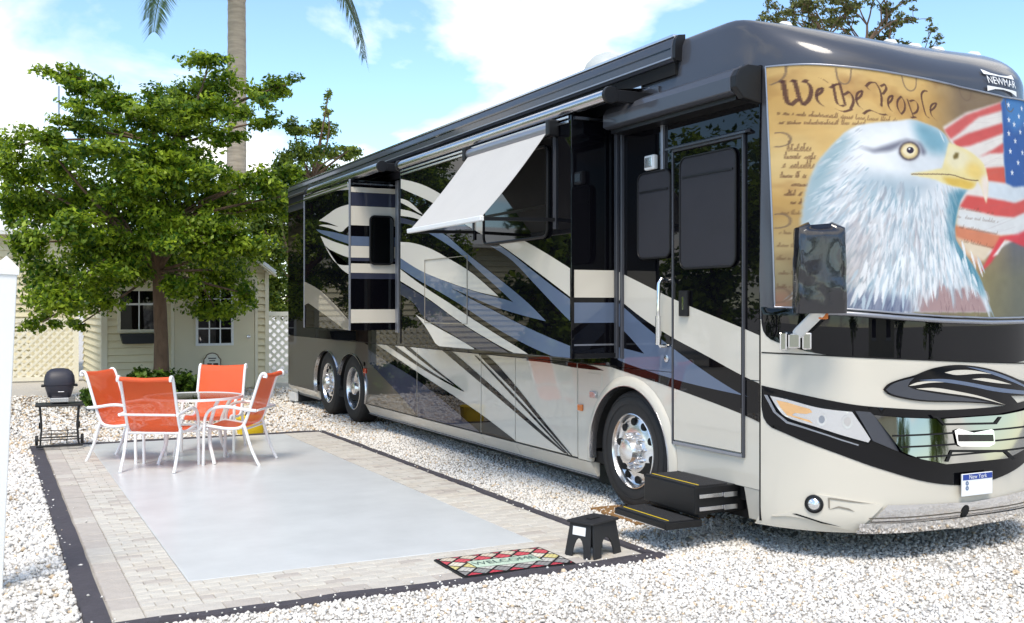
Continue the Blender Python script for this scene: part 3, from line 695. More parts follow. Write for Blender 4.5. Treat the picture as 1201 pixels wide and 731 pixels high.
# slide toppers: rollers, brackets, fabric
def topper(X, y0, y1, z, zs):
    t = MB().cyl((X, y0, z), (X, y1, z), .055, 16).build('slide_topper', 'silver', rv, smooth=40)
    for yy in (y0, y1):
        MB().lathe([(-.02, .001), (-.02, .07), (.02, .07), (.02, .001)], (X, yy, z), (0, 1, 0), 16).box((X, yy - .018, z - .05), (XB, yy + .018, z + .045)).build('bracket', 'blackplastic', t, bevel=.004)
    MB().add([(X, y0 + .05, z + .054), (XB - .03, y0 + .05, z + .10), (XB - .03, y1 - .05, z + .10), (X, y1 - .05, z + .054)], [(0, 1, 2, 3)]).build('topper_fabric', 'blackplastic', t)
    return t
topper(X2 + .02, 7.06, 11.78, 3.435, 3.37)
topper(4.30, 12.05, 15.28, 3.455, 3.40)
for (Xs, Ss) in ((X2, S2), (X1, S1)):
    for zz in (3.305, 3.345): MB().box((Xs - .018, Ss[0] + .03, zz), (Xs - .001, Ss[1] - .03, zz + .022)).build('slide_rail', 'silver', sl2 if Xs == X2 else sl1, bevel=.003)
MB().box((X2 + .02, S2[0] - .03, 3.33), (XB - .02, S2[0] - .004, 3.355)).build('topper_rod', 'silver', sl2)
MB().box((X1 + .04, S1[0] - .03, 3.335), (XB - .02, S1[0] - .004, 3.355)).build('topper_rod', 'silver', sl1)
# window awning, extended
wa_y0, wa_y1 = 7.91, 9.62
wa = MB().cyl((X2 - .045, wa_y0, 3.29), (X2 - .045, wa_y1, 3.29), .05, 16).build('window_awning', 'satin', rv, smooth=40)
for yy in (wa_y0 - .03, wa_y1 + .03): MB().box((X2 - .11, yy - .03, 3.22), (X2 - .001, yy + .03, 3.36)).build('end_cap', 'blackplastic', wa, bevel=.012)
fab = MB(); nn = 10
for i in range(nn + 1):
    t = i / nn; X = X2 - .085 + (3.715 - X2 + .085) * t; z = 3.25 + (2.50 - 3.25) * t - .025 * math.sin(math.pi * t)
    fab.v += [(X, wa_y0 + .03, z), (X, wa_y1 - .03, z), (X, wa_y1 - .03, z - .004), (X, wa_y0 + .03, z - .004)]
for i in range(nn):
    for j in range(4): fab.f.append((i * 4 + j, i * 4 + (j + 1) % 4, i * 4 + 4 + (j + 1) % 4, i * 4 + 4 + j))
fab.build('canopy', 'awning_fabric', wa, smooth=60)
MB().box((3.69, wa_y0, 2.465), (3.73, wa_y1, 2.51)).build('front_bar', 'white_plastic', wa, bevel=.008)
for yy in (wa_y0 + .01, wa_y1 - .01): MB().bar((3.73, yy, 2.485), (X2 - .012, yy, 2.50), .03, .03).build('arm', 'blackplastic', wa)
for yy in (wa_y0 + .01, wa_y1 - .01): MB().box((X2 - .02, yy - .012, 2.42), (X2 - .001, yy + .012, 3.25)).build('arm_rail', 'slate', wa)

# ---- wheels
def wheel(yc, hub):
    xo = XB + .035; o = (xo, yc, WZ); ax = (1, 0, 0)
    tw = .29
    ty = MB().lathe([(.0, .315), (-.012, .36), (-.018, .42), (-.008, .475), (.02, .505), (.05, .515), (tw - .05, .515), (tw - .02, .505), (tw + .01, .475), (tw + .018, .42), (tw, .36), (tw, .315)], o, ax, 48).build('tyre', 'rubber', rv, smooth=35)
    MB().lathe([(-.0205, .395), (-.0225, .40), (-.0205, .405)], o, ax, 48).lathe([(-.013, .462), (-.016, .466), (-.011, .47)], o, ax, 48).build('sidewall_ring', 'rubber', ty, smooth=60)
    if hub: prof = [(.02, .318), (-.012, .318), (-.016, .31), (.0, .30), (.035, .29), (.045, .27), (.02, .21), (.012, .165), (.012, .125), (-.04, .115), (-.075, .10), (-.085, .075), (-.088, .001)]
    else: prof = [(.02, .318), (-.012, .318), (-.016, .31), (.0, .30), (.09, .29), (.12, .26), (.125, .17), (.105, .12), (.03, .11), (-.01, .09), (-.02, .07), (-.022, .001)]
    rm = MB().lathe(prof, o, ax, 48).build('rim', 'alloy', rv, smooth=30)
    for k in range(10):
        t = 2 * math.pi * k / 10 + .2; rr = .245; base = .032 if hub else .122
        p = Vector((xo + base - .012, yc + rr * math.cos(t), WZ + rr * math.sin(t)))
        MB().lathe([(-.004, .001), (-.004, .031), (.006, .034), (.03, .034)], p, ax, 14).build('hand_hole', 'darkvoid', rm, smooth=40)
        rr = .145; b2 = .013 if hub else .118; t += .3
        p = Vector((xo + b2, yc + rr * math.cos(t), WZ + rr * math.sin(t)))
        MB().lathe([(.0, .018), (-.03, .017), (-.045, .013), (-.05, .001)], p, ax, 8).build('lug_nut', 'alloy', rm, smooth=30)
wheel(FWY, True); wheel(DWY, False); wheel(TWY, True)
for yc in (FWY, DWY, TWY):
    MB().cyl((XB + .3, yc, WZ), (XC + HW - .3, yc, WZ), .09, 12).build('axle', 'darkvoid', rv)
    MB().lathe([(0, .315), (-.018, .42), (.0, .5), (.03, .515), (.28, .515), (.29, .315)], (XC + HW - .32, yc, WZ), (1, 0, 0), 32).build('tyre', 'rubber', rv, smooth=35)
def well(yc, r=.595, zc=.47, q=1.0):
    m = MB(); pr = arch(yc, zc, r, 16, q=q); n = len(pr)
    V = [(XB + .034, a, b) for a, b in pr] + [(XB + .75, a, b) for a, b in pr]
    m.add(V, [(i, i + 1, i + 1 + n, i + n) for i in range(n - 1)] + [tuple(range(n, 2 * n))]).build('wheel_well', 'darkvoid', rv)
well(FWY); well(DWY, RA - .005, .52, RQ); well(TWY, RA - .02, .50, RQ)
def arch_trim(yc, zc, r, w, mat, a0, a1, t=.02, q=1.0):
    m = MB(); pr = []
    for a in np.linspace(a0, a1, 28):
        c, s = math.cos(R(a)), q * math.sin(R(a)); pr.append([(XB - .002, yc + (r + w) * c, zc + (r + w) * s), (XB - t, yc + (r + w * .6) * c, zc + (r + w * .6) * s), (XB - t, yc + (r + .006) * c, zc + (r + .006) * s), (XB + .03, yc + (r - .006) * c, zc + (r - .006) * s)])
    V = [p for k in pr for p in k]; m.add(V, [(i * 4 + j, i * 4 + j + 1, i * 4 + 5 + j, i * 4 + 4 + j) for i in range(len(pr) - 1) for j in range(3)])
    return m.build('arch_trim', mat, rv, smooth=50)
arch_trim(FWY, .47, .60, .085, 'cream', -8, 188, .03); arch_trim(FWY, .47, .595, .018, 'silver', -8, 188, .036)
cut = math.degrees(math.acos((TWY - DWY) / 2 / RA))
arch_trim(DWY, .52, RA, .022, 'silver', cut, 200, .022, RQ); arch_trim(TWY, .52, RA, .022, 'silver', -20, 180 - cut, .022, RQ)
# small lamps, fuel flap, mud flap
def side_lamp(px, py, mat, w=.055, h=.06):
    p = onX(px, py, XB); MB().box((XB - .028, p.y - w / 2, p.z - h / 2), (XB + .001, p.y + w / 2, p.z + h / 2)).build('marker_lamp', mat, rv, bevel=.01)
side_lamp(682, 478, 'lens_amber', .075, .06); side_lamp(429, 435, 'lens_red', .10, .075)
p = onX(427.5, 427, XB); MB().lathe([(0, .03), (-.02, .03), (-.02, .001)], (XB, p.y, p.z), (1, 0, 0), 12).build('inlet_cap', 'blackplastic', rv)
p = onX(698, 446, XB); MB().box((XB - .006, p.y - .12, p.z - .06), (XB + .001, p.y + .12, p.z + .06)).build('fuel_flap', 'cream', rv, bevel=.003)
p = onX(697, 463, XB); MB().box((XB - .018, p.y - .06, p.z - .03), (XB + .001, p.y + .06, p.z + .03)).cyl((XB - .03, p.y - .04, p.z), (XB, p.y - .04, p.z), .025, 10).build('cable_hatch', 'silver', rv, bevel=.004)
MB().box((XB + .05, 18.1, .06), (XB + .62, 18.13, .36)).build('mud_flap', 'rubber', rv)
MB().box((XB + .02, 18.2, .06), (XB + .09, YR, .205)).build('rear_bracket', 'white_plastic', rv)
MB().lathe([(0, .24), (.12, .235), (.20, .20), (.27, .13), (.305, .05), (.31, .001)], (5.46, 8.75, 3.94), (0, 0, 1), 28).cyl((5.46, 8.75, 3.86), (5.46, 8.75, 3.94), .2, 16).build('satellite_dome', 'dome_grey', rv, smooth=50)
# ---- entry steps
MB().box((4.50, 6.03, .26), (XB + .2, 6.67, .455)).build('entry_step', 'blackplastic', rv, bevel=.008)
MB().box((4.505, 6.045, .4555), (4.80, 6.655, .464)).build('tread_mat', 'tread_grip', rv)
MB().box((4.24, 6.02, .175), (4.56, 6.68, .225)).build('entry_step', 'blackplastic', rv, bevel=.006)
MB().box((4.25, 6.035, .2255), (4.50, 6.665, .232)).build('tread_mat', 'tread_grip', rv)
for z in (.4645, .2325): MB().box((4.55 if z > .3 else 4.29, 6.06, z), (4.56 if z > .3 else 4.30, 6.64, z + .002)).build('yellow_line', 'yellow', rv)
for z in (.30, .39): MB().box((4.53, 6.012, z - .014), (4.86, 6.028, z + .014)).box((4.74, 5.998, z - .018), (4.86, 6.010, z + .018)).build('slide_rail', 'silver', rv, bevel=.002)
MB().box((4.236, 6.03, .178), (4.239, 6.67, .184)).build('step_edge', 'silver', rv)
MB().box((4.55, 6.05, .232), (4.62, 6.65, .262)).build('step_riser', 'blackplastic', rv)

# ---- front: graphics laid on the curved cap
CAPL = [0]
def inside(p, poly):
    c = False; n = len(poly); x, y = p
    for i in range(n):
        x1, y1 = poly[i]; x2, y2 = poly[i - 1]
        if (y1 > y) != (y2 > y) and x < (x2 - x1) * (y - y1) / (y2 - y1) + x1: c = not c
    return c
def cdt_fill(poly, step):
    pts = []; n = len(poly)
    for i in range(n):
        a, b = poly[i], poly[(i + 1) % n]; L = math.hypot(b[0] - a[0], b[1] - a[1]); k = max(1, int(L / step))
        pts += [(a[0] + (b[0] - a[0]) * j / k, a[1] + (b[1] - a[1]) * j / k) for j in range(k)]
    nb = len(pts); xs = [p[0] for p in pts]; zs = [p[1] for p in pts]; ext = []
    x = min(xs) + step * .5
    while x < max(xs):
        z = min(zs) + step * .5
        while z < max(zs):
            if inside((x, z), poly) and min(abs(x - p[0]) + abs(z - p[1]) for p in pts) > step * .5: ext.append((x, z))
            z += step
        x += step
    vv, ee, ff, *_ = delaunay_2d_cdt([Vector(p) for p in pts + ext], [], [list(range(nb))], 1, 1e-6)
    return [tuple(v) for v in vv], [tuple(f) for f in ff]
def cap_decal(px, mat, parent, name='stripe', smooth=True, step=.045, lift=None, xz=None, both=False, thick=0.0):
    poly = xz if xz is not None else [fr(p) for p in px]
    if smooth: poly = cat_smooth(poly, 2)
    poly = [(max(XCAP + .003, p[0]), p[1]) for p in poly]
    CAPL[0] += 1; d = (0.003 + CAPL[0] * .0006) if lift is None else lift
    dl = (lambda X, z: lift(X, z)) if callable(lift) else (lambda X, z: d)
    vv, ff = cdt_fill(poly, step); outo = None
    for s in ((1, -1) if both else (1,)):
        V = []
        for X, z in vv:
            n = FN(X, z); P = Vector((X, FY(X, z), z)) + n * dl(X, z); V.append((P.x if s == 1 else 2 * XC - P.x, P.y, P.z))
        m = MB(); m.add(V, ff)
        if thick > 0:                                  # closed raised piece
            nb = len(V); W = []
            for X, z in vv:
                n = FN(X, z); P = Vector((X, FY(X, z), z)) + n * (-.002); W.append((P.x if s == 1 else 2 * XC - P.x, P.y, P.z))
            from collections import Counter
            cnt = Counter(); 
            for f in ff:
                for i in range(len(f)): cnt[tuple(sorted((f[i], f[(i + 1) % len(f)])))] += 1
            m.v += W
            for (a, b), c in cnt.items():
                if c == 1: m.f.append((a, b, b + nb, a + nb))
        o = m.build(name, mat, parent, smooth=40)
        # make normals face outwards
        me = o.data
        nz = sum(p.normal.y * p.area for p in me.polygons[:len(ff)])
        if nz > 0: me.flip_normals()
        if outo is None: outo = o
    return outo
XM = 2 * XC - 4.93
def ext_right(pts_px, side='right'):
    """traced pixels -> (X,z); the traced line is carried on level to the far corner"""
    return [fr(p) for p in pts_px]
XE = 2 * XC - XCAP - .004
# black panel under the windshield
top_line = ext_right([(893.5, 360), (930, 361), (988, 364), (1060, 368), (1130, 372), (1201, 375)])
hood = ext_right([(893.5, 413.5), (960, 416.5), (1020, 419.5), (1080, 422), (1140, 424.5), (1201, 426)])
edge = ext_right([(893.5, 394), (919, 405), (954, 416)])
zt, zh = top_line[-1][1], hood[-1][1]
cap_decal(None, 'black', cap_lo, 'black_panel', xz=[(XCAP + .003, top_line[0][1])] + top_line[1:] + [(6.95, zt + .02), (7.25, zt + .05), (XE, top_line[0][1]), (XE, edge[0][1]), (7.2, edge[1][1]), (6.98, hood[1][1])] + hood[::-1][:-1] + edge[::-1][1:])
zs_ = [p for p in hood]
sm_ = [(x, z + .004) for x, z in hood] + [(7.2, hood[1][1] + .004), (XE, hood[0][1] + .004)]
cap_decal(None, 'darkvoid', cap_lo, 'panel_seam', smooth=False, xz=sm_ + [(x, z - .009) for x, z in sm_[::-1]])
# sweeping black band with lamps and grille
bu = ext_right([(893.5, 452), (922, 459), (963, 468), (1007, 476), (1050, 479), (1101, 481.7), (1150, 481.5), (1201, 480)])
bl = ext_right([(893.5, 497), (922, 509), (947, 520), (1010, 543), (1041, 553), (1081, 565), (1121, 570), (1150, 569.5)])
mir = lambda L: [(2 * XC - x, z) for x, z in L]
ctr = lambda L: [p for p in L if p[0] < XC - .02]
buL, blL = ctr(bu), ctr(bl)
cap_decal(None, 'black', cap_lo, 'lamp_band', xz=[(XCAP + .003, bu[0][1])] + buL[1:] + mir(buL)[::-1][:-1] + [(XE, bu[0][1]), (XE, bl[0][1])] + mir(blL)[1:] + blL[::-1][:-1] + [(XCAP + .003, bl[0][1])])
# headlamps (bezel, lens, amber reflector, projector)
hl = Zm(880, 400, [(150, 385), (250, 405), (450, 465), (600, 487), (712, 497), (838, 690), (822, 712), (640, 662), (450, 597), (255, 540), (195, 465)])
hb = Zm(880, 400, [(135, 372), (250, 388), (450, 448), (600, 472), (722, 484), (856, 696), (835, 728), (640, 680), (450, 615), (240, 558), (175, 470)])
cap_decal(hb, 'darkvoid', cap_lo, 'headlamp_bezel', both=True, smooth=False)
hdl = cap_decal(hl, 'lens_clear', cap_lo, 'headlamp', both=True, lift=.022, thick=1)
cap_decal(Zm(880, 400, [(195, 416), (270, 432), (420, 476), (440, 500), (400, 512), (320, 505), (300, 520), (420, 555), (445, 578), (270, 522), (225, 470)]), 'lens_soft_amber', cap_lo, 'indicator', lift=.0245, smooth=False)
for (cx_, cy_, r_) in ((505, 550, 46), (680, 565, 50)):
    ring = [(cx_ + r_ * .75 * math.cos(t), cy_ + r_ * math.sin(t)) for t in np.linspace(0, 6.283, 20)[:-1]]
    cap_decal(Zm(880, 400, ring), 'alloy', cap_lo, 'projector', lift=.0265, smooth=False)
    ring = [(cx_ + r_ * .45 * math.cos(t), cy_ + r_ * .6 * math.sin(t)) for t in np.linspace(0, 6.283, 16)[:-1]]
    cap_decal(Zm(880, 400, ring), 'satin' if cx_ < 600 else 'chrome', cap_lo, 'projector_lens', lift=.0285, smooth=False)
cap_decal(Zm(880, 400, [(105, 378), (128, 380), (190, 500), (270, 565), (450, 625), (640, 690), (760, 728), (755, 736), (640, 700), (450, 636), (260, 578), (170, 500)]), 'satin', cap_lo, 'bezel_line', lift=.016, smooth=False)
cap_decal(Zm(880, 400, [(735, 492), (835, 498), (880, 540), (1000, 712), (1030, 775), (990, 760), (852, 700)]), 'slate', cap_lo, 'grille_cheek', both=True, lift=.028, thick=1, smooth=False)
# grille
gl = [fr(p) for p in [(1023, 486.5), (1055, 489.5), (1101, 491), (1140, 491)]]; gb = [fr(p) for p in [(1053, 529), (1073, 537), (1101, 543), (1140, 546.5)]]
def GT(z, e=0.0): return .034 + e + .11 * (gl[-1][1] - z)
gpoly = ctr(gl) + mir(ctr(gl))[::-1] + mir(ctr(gb)) + ctr(gb)[::-1]
grille = cap_decal(None, 'dark_chrome', cap_lo, 'grille', xz=gpoly, smooth=False, lift=lambda X, z: GT(z))
gz = [np.interp(f, [0, 1], [gb[-1][1], gl[-1][1]]) for f in (.30, .52, .75)]
for k, z in enumerate(gz):
    xa = np.interp(z, [gb[0][1], gl[0][1]], [gb[0][0], gl[0][0]]) + .015
    if z < gb[0][1]: xa = np.interp(z, [gb[-1][1], gb[0][1]], [gb[-1][0] - .3, gb[0][0]])
    xs = list(np.linspace(xa, 2 * XC - xa, 24)); cap_decal(None, 'darkvoid', grille, 'grille_bar', smooth=False, lift=lambda X, z: GT(z, .005), xz=[(x, z + .006) for x in xs] + [(x, z - .006) for x in xs[::-1]])
def poly_on(px, mat, nm, lift): return cap_decal(px, mat, grille, nm, lift=lambda X, z: GT(z, lift - .034), smooth=False, step=.03)
poly_on(Zm(1001, 400, [(540, 522), (600, 590), (970, 582), (1010, 530), (990, 530), (955, 568), (612, 575), (565, 522)]), 'darkvoid', 'grille_frame', .040)
poly_on(Zm(1001, 510, [(590, 178), (635, 98), (1015, 98), (1075, 160), (1050, 168), (1000, 115), (645, 115), (612, 182)]), 'darkvoid', 'grille_frame', .040)
poly_on(Zm(1001, 400, [(668, 625), (700, 612), (800, 640), (925, 615), (940, 625), (940, 715), (900, 735), (700, 735), (680, 720)]), 'chrome', 'emblem', .046)
poly_on(Zm(1001, 400, [(690, 652), (930, 652), (930, 700), (690, 700)]), 'black', 'emblem_plate', .050)
# lower chrome strip with tow hole, fog lamp recess, number plate
tl = [fr(p) for p in [(1040, 592), (1080, 591), (1140, 588)]]; tb = [fr(p) for p in [(1003, 621), (1060, 619), (1140, 615)]]
strip = cap_decal(None, 'chrome', cap_lo, 'bumper_strip', smooth=False, lift=.02, xz=tl[:-1] + [(XC, tl[-1][1]), (2 * XC - tl[1][0], tl[1][1]), (2 * XC - tl[0][0], tl[0][1]), (2 * XC - tb[0][0], tb[0][1]), (2 * XC - tb[1][0], tb[1][1]), (XC, tb[-1][1])] + tb[1::-1])
zmid = (tl[0][1] * .5 + tb[0][1] * .5)
xs = np.linspace(tl[0][0] - .12, 2 * XC - tl[0][0] + .12, 24); cap_decal(None, 'taupe', strip, 'strip_groove', smooth=False, lift=.022, xz=[(x, zmid + .003) for x in xs] + [(x, zmid - .003) for x in xs[::-1]])
lipx = np.linspace(tb[0][0] - .02, 2 * XC - tb[0][0] + .02, 30)
lipm = MB(); lipm.v = [(x, FY(x, .30) - .040, .288) for x in lipx] + [(x, FY(x, .30) - .036, .255) for x in lipx] + [(x, FY(x, .30) - .008, .215) for x in lipx]
lipm.f = [(r_ * 30 + i, r_ * 30 + i + 1, r_ * 30 + 31 + i, r_ * 30 + 30 + i) for r_ in (0, 1) for i in range(29)]; lipm.build('bumper_lip', 'chrome', rv, smooth=25)
hx, hz = fr((1129, 599)); cap_decal(None, 'darkvoid', strip, 'tow_hole', smooth=False, lift=.024, step=.02, xz=[(hx + .035 * math.cos(t) + .012 * math.sin(t), hz + .042 * math.sin(t)) for t in np.linspace(0, 6.283, 18)[:-1]])
cap_decal(Zm(880, 520, [(150, 510), (330, 470), (400, 400), (470, 358), (560, 372), (720, 402), (880, 424), (930, 440), (820, 545), (720, 610), (500, 560), (300, 505)]), 'cream', cap_lo, 'fog_lamp_pod', both=True, lift=.012, thick=1)
cap_decal(Zm(880, 520, [(298, 492), (330, 492), (500, 545), (640, 580), (500, 556)]), 'darkvoid', cap_lo, 'pod_vent', lift=.016, smooth=False)
cap_decal(Zm(880, 520, [(545, 380), (600, 385), (860, 424), (700, 412), (560, 392), (560, 460), (550, 450)]), 'taupe_light', cap_lo, 'pod_crease_shade', lift=.016, smooth=False)  # flat taupe slivers: shade of the pod's creases painted on as colour
cap_decal(Zm(880, 520, [(550, 465), (620, 440), (690, 455), (735, 480), (690, 468), (620, 452)]), 'taupe_light', cap_lo, 'pod_crease_shade', lift=.016, smooth=False)
fx, fz = fr((955, 591)); fn_ = FN(fx, fz); fpo = Vector((fx, FY(fx, fz), fz)) + fn_ * .008
for s in (1, -1):
    po = fpo if s == 1 else Vector((2 * XC - fpo.x, fpo.y, fpo.z)); na = fn_ if s == 1 else Vector((-fn_.x, fn_.y, fn_.z))
    fl = MB().lathe([(0, .064), (.014, .061), (.018, .048), (.006, .044)], po, na, 24).build('fog_lamp', 'blackplastic', rv, smooth=40)
    MB().lathe([(.008, .044), (.022, .03), (.027, .001)], po, na, 20).build('lens', 'lens_clear', fl, smooth=50)
pa0, pa1 = fr((1126, 566)), fr((1164, 566)); pxc = (pa0[0] + pa1[0]) / 2 - .045; pzc = fr((1145, 566))[1]; pw, ph = .305, .155
pyf = FY(pxc, pzc) - .045
plate = MB().box((pxc - pw / 2, pyf, pzc - ph / 2), (pxc + pw / 2, pyf + .012, pzc + ph / 2)).build('number_plate', 'plate_white', rv, bevel=.003)
MB().box((pxc - .1, pyf + .012, pzc - .03), (pxc + .1, FY(pxc, pzc) + .0, pzc + .03)).build('plate_bracket', 'blackplastic', plate)
MB().box((pxc - pw / 2 + .006, pyf - .002, pzc + ph / 2 - .043), (pxc + pw / 2 - .006, pyf - .0003, pzc + ph / 2 - .005)).build('plate_band', 'plate_blue', plate)
text_mesh('lettering', 'New York', .042, lambda a, b: (pxc + a, pyf - .0035, pzc + ph / 2 - .024 + b), 'plate_white', plate)
for dz in (.012, -.022): MB().lathe([(0, .016), (-.001, .016), (-.001, .004)], (pxc - .105, pyf - .0004, pzc + dz), (0, 1, 0), 14).build('seal', 'print_grey', plate)
# oval swoosh badge on the nose
ov = Zm(1001, 400, [(203, 342), (225, 310), (262, 288), (340, 262), (430, 240), (490, 212), (570, 185), (720, 163), (900, 182), (1050, 225), (1201, 295), (1300, 350), (1201, 385), (1100, 385), (1155, 447), (1060, 455), (880, 436), (700, 430), (480, 428), (330, 405), (240, 380)])
cap_decal(ov, 'black', cap_lo, 'nose_badge', lift=.010)
cap_decal(Zm(1001, 400, [(222, 342), (262, 302), (340, 275), (420, 258), (385, 290), (375, 320), (430, 345), (600, 375), (760, 395), (960, 432), (700, 420), (480, 418), (330, 392), (250, 370)]), 'slate', cap_lo, 'badge_stripe', lift=.0125)
for pts, mt in (([(380, 315), (430, 290), (520, 280), (640, 290), (520, 292), (430, 312)], 'cream'), ([(430, 335), (560, 325), (700, 350), (880, 385), (1060, 450), (860, 395), (640, 365)], 'cream'),
                ([(630, 222), (700, 203), (830, 203), (960, 232), (860, 228), (760, 238), (700, 240)], 'cream'), ([(820, 268), (900, 258), (1000, 275), (1100, 305), (980, 295)], 'cream'),
                ([(450, 275), (620, 262), (800, 290), (1000, 330), (1190, 350), (1190, 375), (1000, 360), (800, 315), (600, 285)], 'blue'), ([(780, 180), (920, 200), (1060, 245), (1190, 310), (1190, 325), (1040, 262), (900, 212)], 'blue')):
    cap_decal(Zm(1001, 400, pts), mt, cap_lo, 'badge_stripe', lift=.0145)
# cap seam, roof marker lamps, maker's badge
for z0, z1 in ((.24, 1.65),): MB().box((XCAP - .001, YF - .012, z0), (XCAP + .01, YF + .002, z1)).build('cap_seam', 'darkvoid', rv)
for X in (5.15, 5.95, 6.2, 6.45, 7.1):
    yf = FY(X, zE(X)) + .42; zt_ = roof_z(X, yf) + .016
    MB().add([(X - .026, yf - .015, zt_ - .02), (X + .026, yf - .015, zt_ - .02), (X + .026, yf + .07, zt_ + .012), (X - .026, yf + .07, zt_ + .012), (X - .016, yf, zt_ + .008), (X + .016, yf, zt_ + .008), (X + .016, yf + .05, zt_ + .022), (X - .016, yf + .05, zt_ + .022)],
             [(0, 1, 5, 4), (1, 2, 6, 5), (2, 3, 7, 6), (3, 0, 4, 7), (4, 5, 6, 7)]).build('roof_lamp', 'white_plastic', rv, smooth=50)

# ---- windshield cover: fabric sheet with a printed eagle, flag and parchment
def mural():
    top_x = [4.885, 5.05, 5.222, 5.575, 5.913, 6.121, 6.591, 7.017, 7.39]; top_z = [3.43, 3.405, 3.374, 3.33, 3.305, 3.286, 3.262, 3.285, 3.40]
    bot_x = [4.885, 5.16, 5.5, 5.826, 6.3, 6.77, 7.39]; bot_z = [1.742, 1.73, 1.70, 1.68, 1.665, 1.668, 1.74]
    nx, nz = 480, 350
    xs = XC + 1.243 * np.sign(np.linspace(-1, 1, nx)) * np.abs(np.linspace(-1, 1, nx)) ** .92
    tt = np.linspace(0, 1, nz); zt = np.interp(xs, top_x, top_z); zb = np.interp(xs, bot_x, bot_z)
    GX = np.repeat(xs[:, None], nz, 1); GZ = zb[:, None] + (zt - zb)[:, None] * tt[None]
    C = np.zeros((nx, nz, 3))
    def noise(fx, fz, seed, oct_=4):
        r = np.random.default_rng(seed); acc = np.zeros((nx, nz)); amp = 1.0; tot = 0
        for o in range(oct_):
            gx, gz = int(fx * 2 ** o) + 2, int(fz * 2 ** o) + 2; g_ = r.random((gx + 1, gz + 1))
            u = np.linspace(0, gx - 1e-6, nx); v = np.linspace(0, gz - 1e-6, nz); i = u.astype(int); j = v.astype(int); fu = (u - i)[:, None]; fv = (v - j)[None]
            fu = fu * fu * (3 - 2 * fu); fv = fv * fv * (3 - 2 * fv)
            acc += amp * ((g_[i][:, j] * (1 - fu) + g_[i + 1][:, j] * fu) * (1 - fv) + (g_[i][:, j + 1] * (1 - fu) + g_[i + 1][:, j + 1] * fu) * fv); tot += amp; amp *= .55
        return acc / tot
    def blur(M, k):
        for ax in (0, 1):
            P = np.pad(M, [(k, k) if a == ax else (0, 0) for a in (0, 1)], mode='edge'); c = np.cumsum(P, ax)
            c = np.concatenate([np.zeros_like(np.take(c, [0], ax)), c], ax); L = 2 * k + 1
            M = (np.take(c, range(L, c.shape[ax]), ax) - np.take(c, range(0, c.shape[ax] - L), ax)) / L
        return M
    def mask(poly, soft=0):
        P = np.array(poly); x0, x1 = P[:, 0].min(), P[:, 0].max(); z0, z1 = P[:, 1].min(), P[:, 1].max()
        i0, i1 = np.searchsorted(xs, x0), np.searchsorted(xs, x1) + 1
        M = np.zeros((nx, nz)); sub = (slice(max(i0 - 1, 0), min(i1 + 1, nx)), slice(None)); X, Z_ = GX[sub], GZ[sub]; c = np.zeros(X.shape, bool)
        for k in range(len(P)):
            xa, za = P[k - 1]; xb, zb_ = P[k]
            if za == zb_: continue
            c ^= ((za > Z_) != (zb_ > Z_)) & (X < (xb - xa) * (Z_ - za) / (zb_ - za) + xa)
        M[sub] = c
        if soft: M = blur(M, soft); M = blur(M, max(1, soft // 2))
        return M
    def put(M, colr, a=1.0):
        nonlocal C
        cc = np.array(colr, float) / 255 if not isinstance(colr, np.ndarray) else colr
        C = C * (1 - M[..., None] * a) + cc * M[..., None] * a
    def F(px): return [fr(p) for p in px]
    def small(poly, colr, a):                          # quick fill of a small shape
        P = np.array(poly); i0, i1 = max(np.searchsorted(xs, P[:, 0].min()) - 1, 0), min(np.searchsorted(xs, P[:, 0].max()) + 2, nx)
        if i1 - i0 < 2: return
        zz = GZ[(i0 + i1) // 2]; j0, j1 = max(np.searchsorted(zz, P[:, 1].min()) - 3, 0), min(np.searchsorted(zz, P[:, 1].max()) + 3, nz)
        X, Z_ = GX[i0:i1, j0:j1], GZ[i0:i1, j0:j1]
        if X.size == 0: return
        cov = np.zeros(X.shape)
        for ox, oz in ((-.0013, -.0013), (.0013, -.0013), (-.0013, .0013), (.0013, .0013)):
            c = np.zeros(X.shape, bool)
            for k in range(len(P)):
                xa, za = P[k - 1]; xb, zb_ = P[k]
                if za == zb_: continue
                c ^= ((za > Z_ + oz) != (zb_ > Z_ + oz)) & (X + ox < (xb - xa) * (Z_ + oz - za) / (zb_ - za) + xa)
            cov += c * .25
        w = (cov * a)[..., None]; C[i0:i1, j0:j1] = C[i0:i1, j0:j1] * (1 - w) + (np.array(colr, float) / 255) * w
    def nib(pts, w, colr, a=.9, ang=35, ratio=1.0):
        vx, vz = w * math.cos(R(ang)) / 2, -w * math.sin(R(ang)) / 2
        for p, q_ in zip(pts[:-1], pts[1:]):
            e = .0016
            L = math.hypot(q_[0] - p[0], q_[1] - p[1]) or 1; ux, uz = (q_[0] - p[0]) / L * e, (q_[1] - p[1]) / L * e
            small([(p[0] - vx - ux, p[1] - vz - uz), (p[0] + vx - ux, p[1] + vz - uz), (q_[0] + vx + ux, q_[1] + vz + uz), (q_[0] - vx + ux, q_[1] - vz + uz)], colr, a)
    def line(pts, w, colr, a=.9):
        for p, q_ in zip(pts[:-1], pts[1:]):
            L = math.hypot(q_[0] - p[0], q_[1] - p[1])
            if L < 1e-6: continue
            nx_, nz_ = -(q_[1] - p[1]) / L * w / 2, (q_[0] - p[0]) / L * w / 2
            small([(p[0] - nx_, p[1] - nz_), (p[0] + nx_, p[1] + nz_), (q_[0] + nx_, q_[1] + nz_), (q_[0] - nx_, q_[1] - nz_)], colr, a)
    # parchment
    n1 = noise(3, 3, 1, 5); n2 = noise(10, 8, 2, 4)
    gold = np.array([208, 166, 98.]) / 255; pale = np.array([228, 198, 138.]) / 255; brn = np.array([168, 124, 76.]) / 255
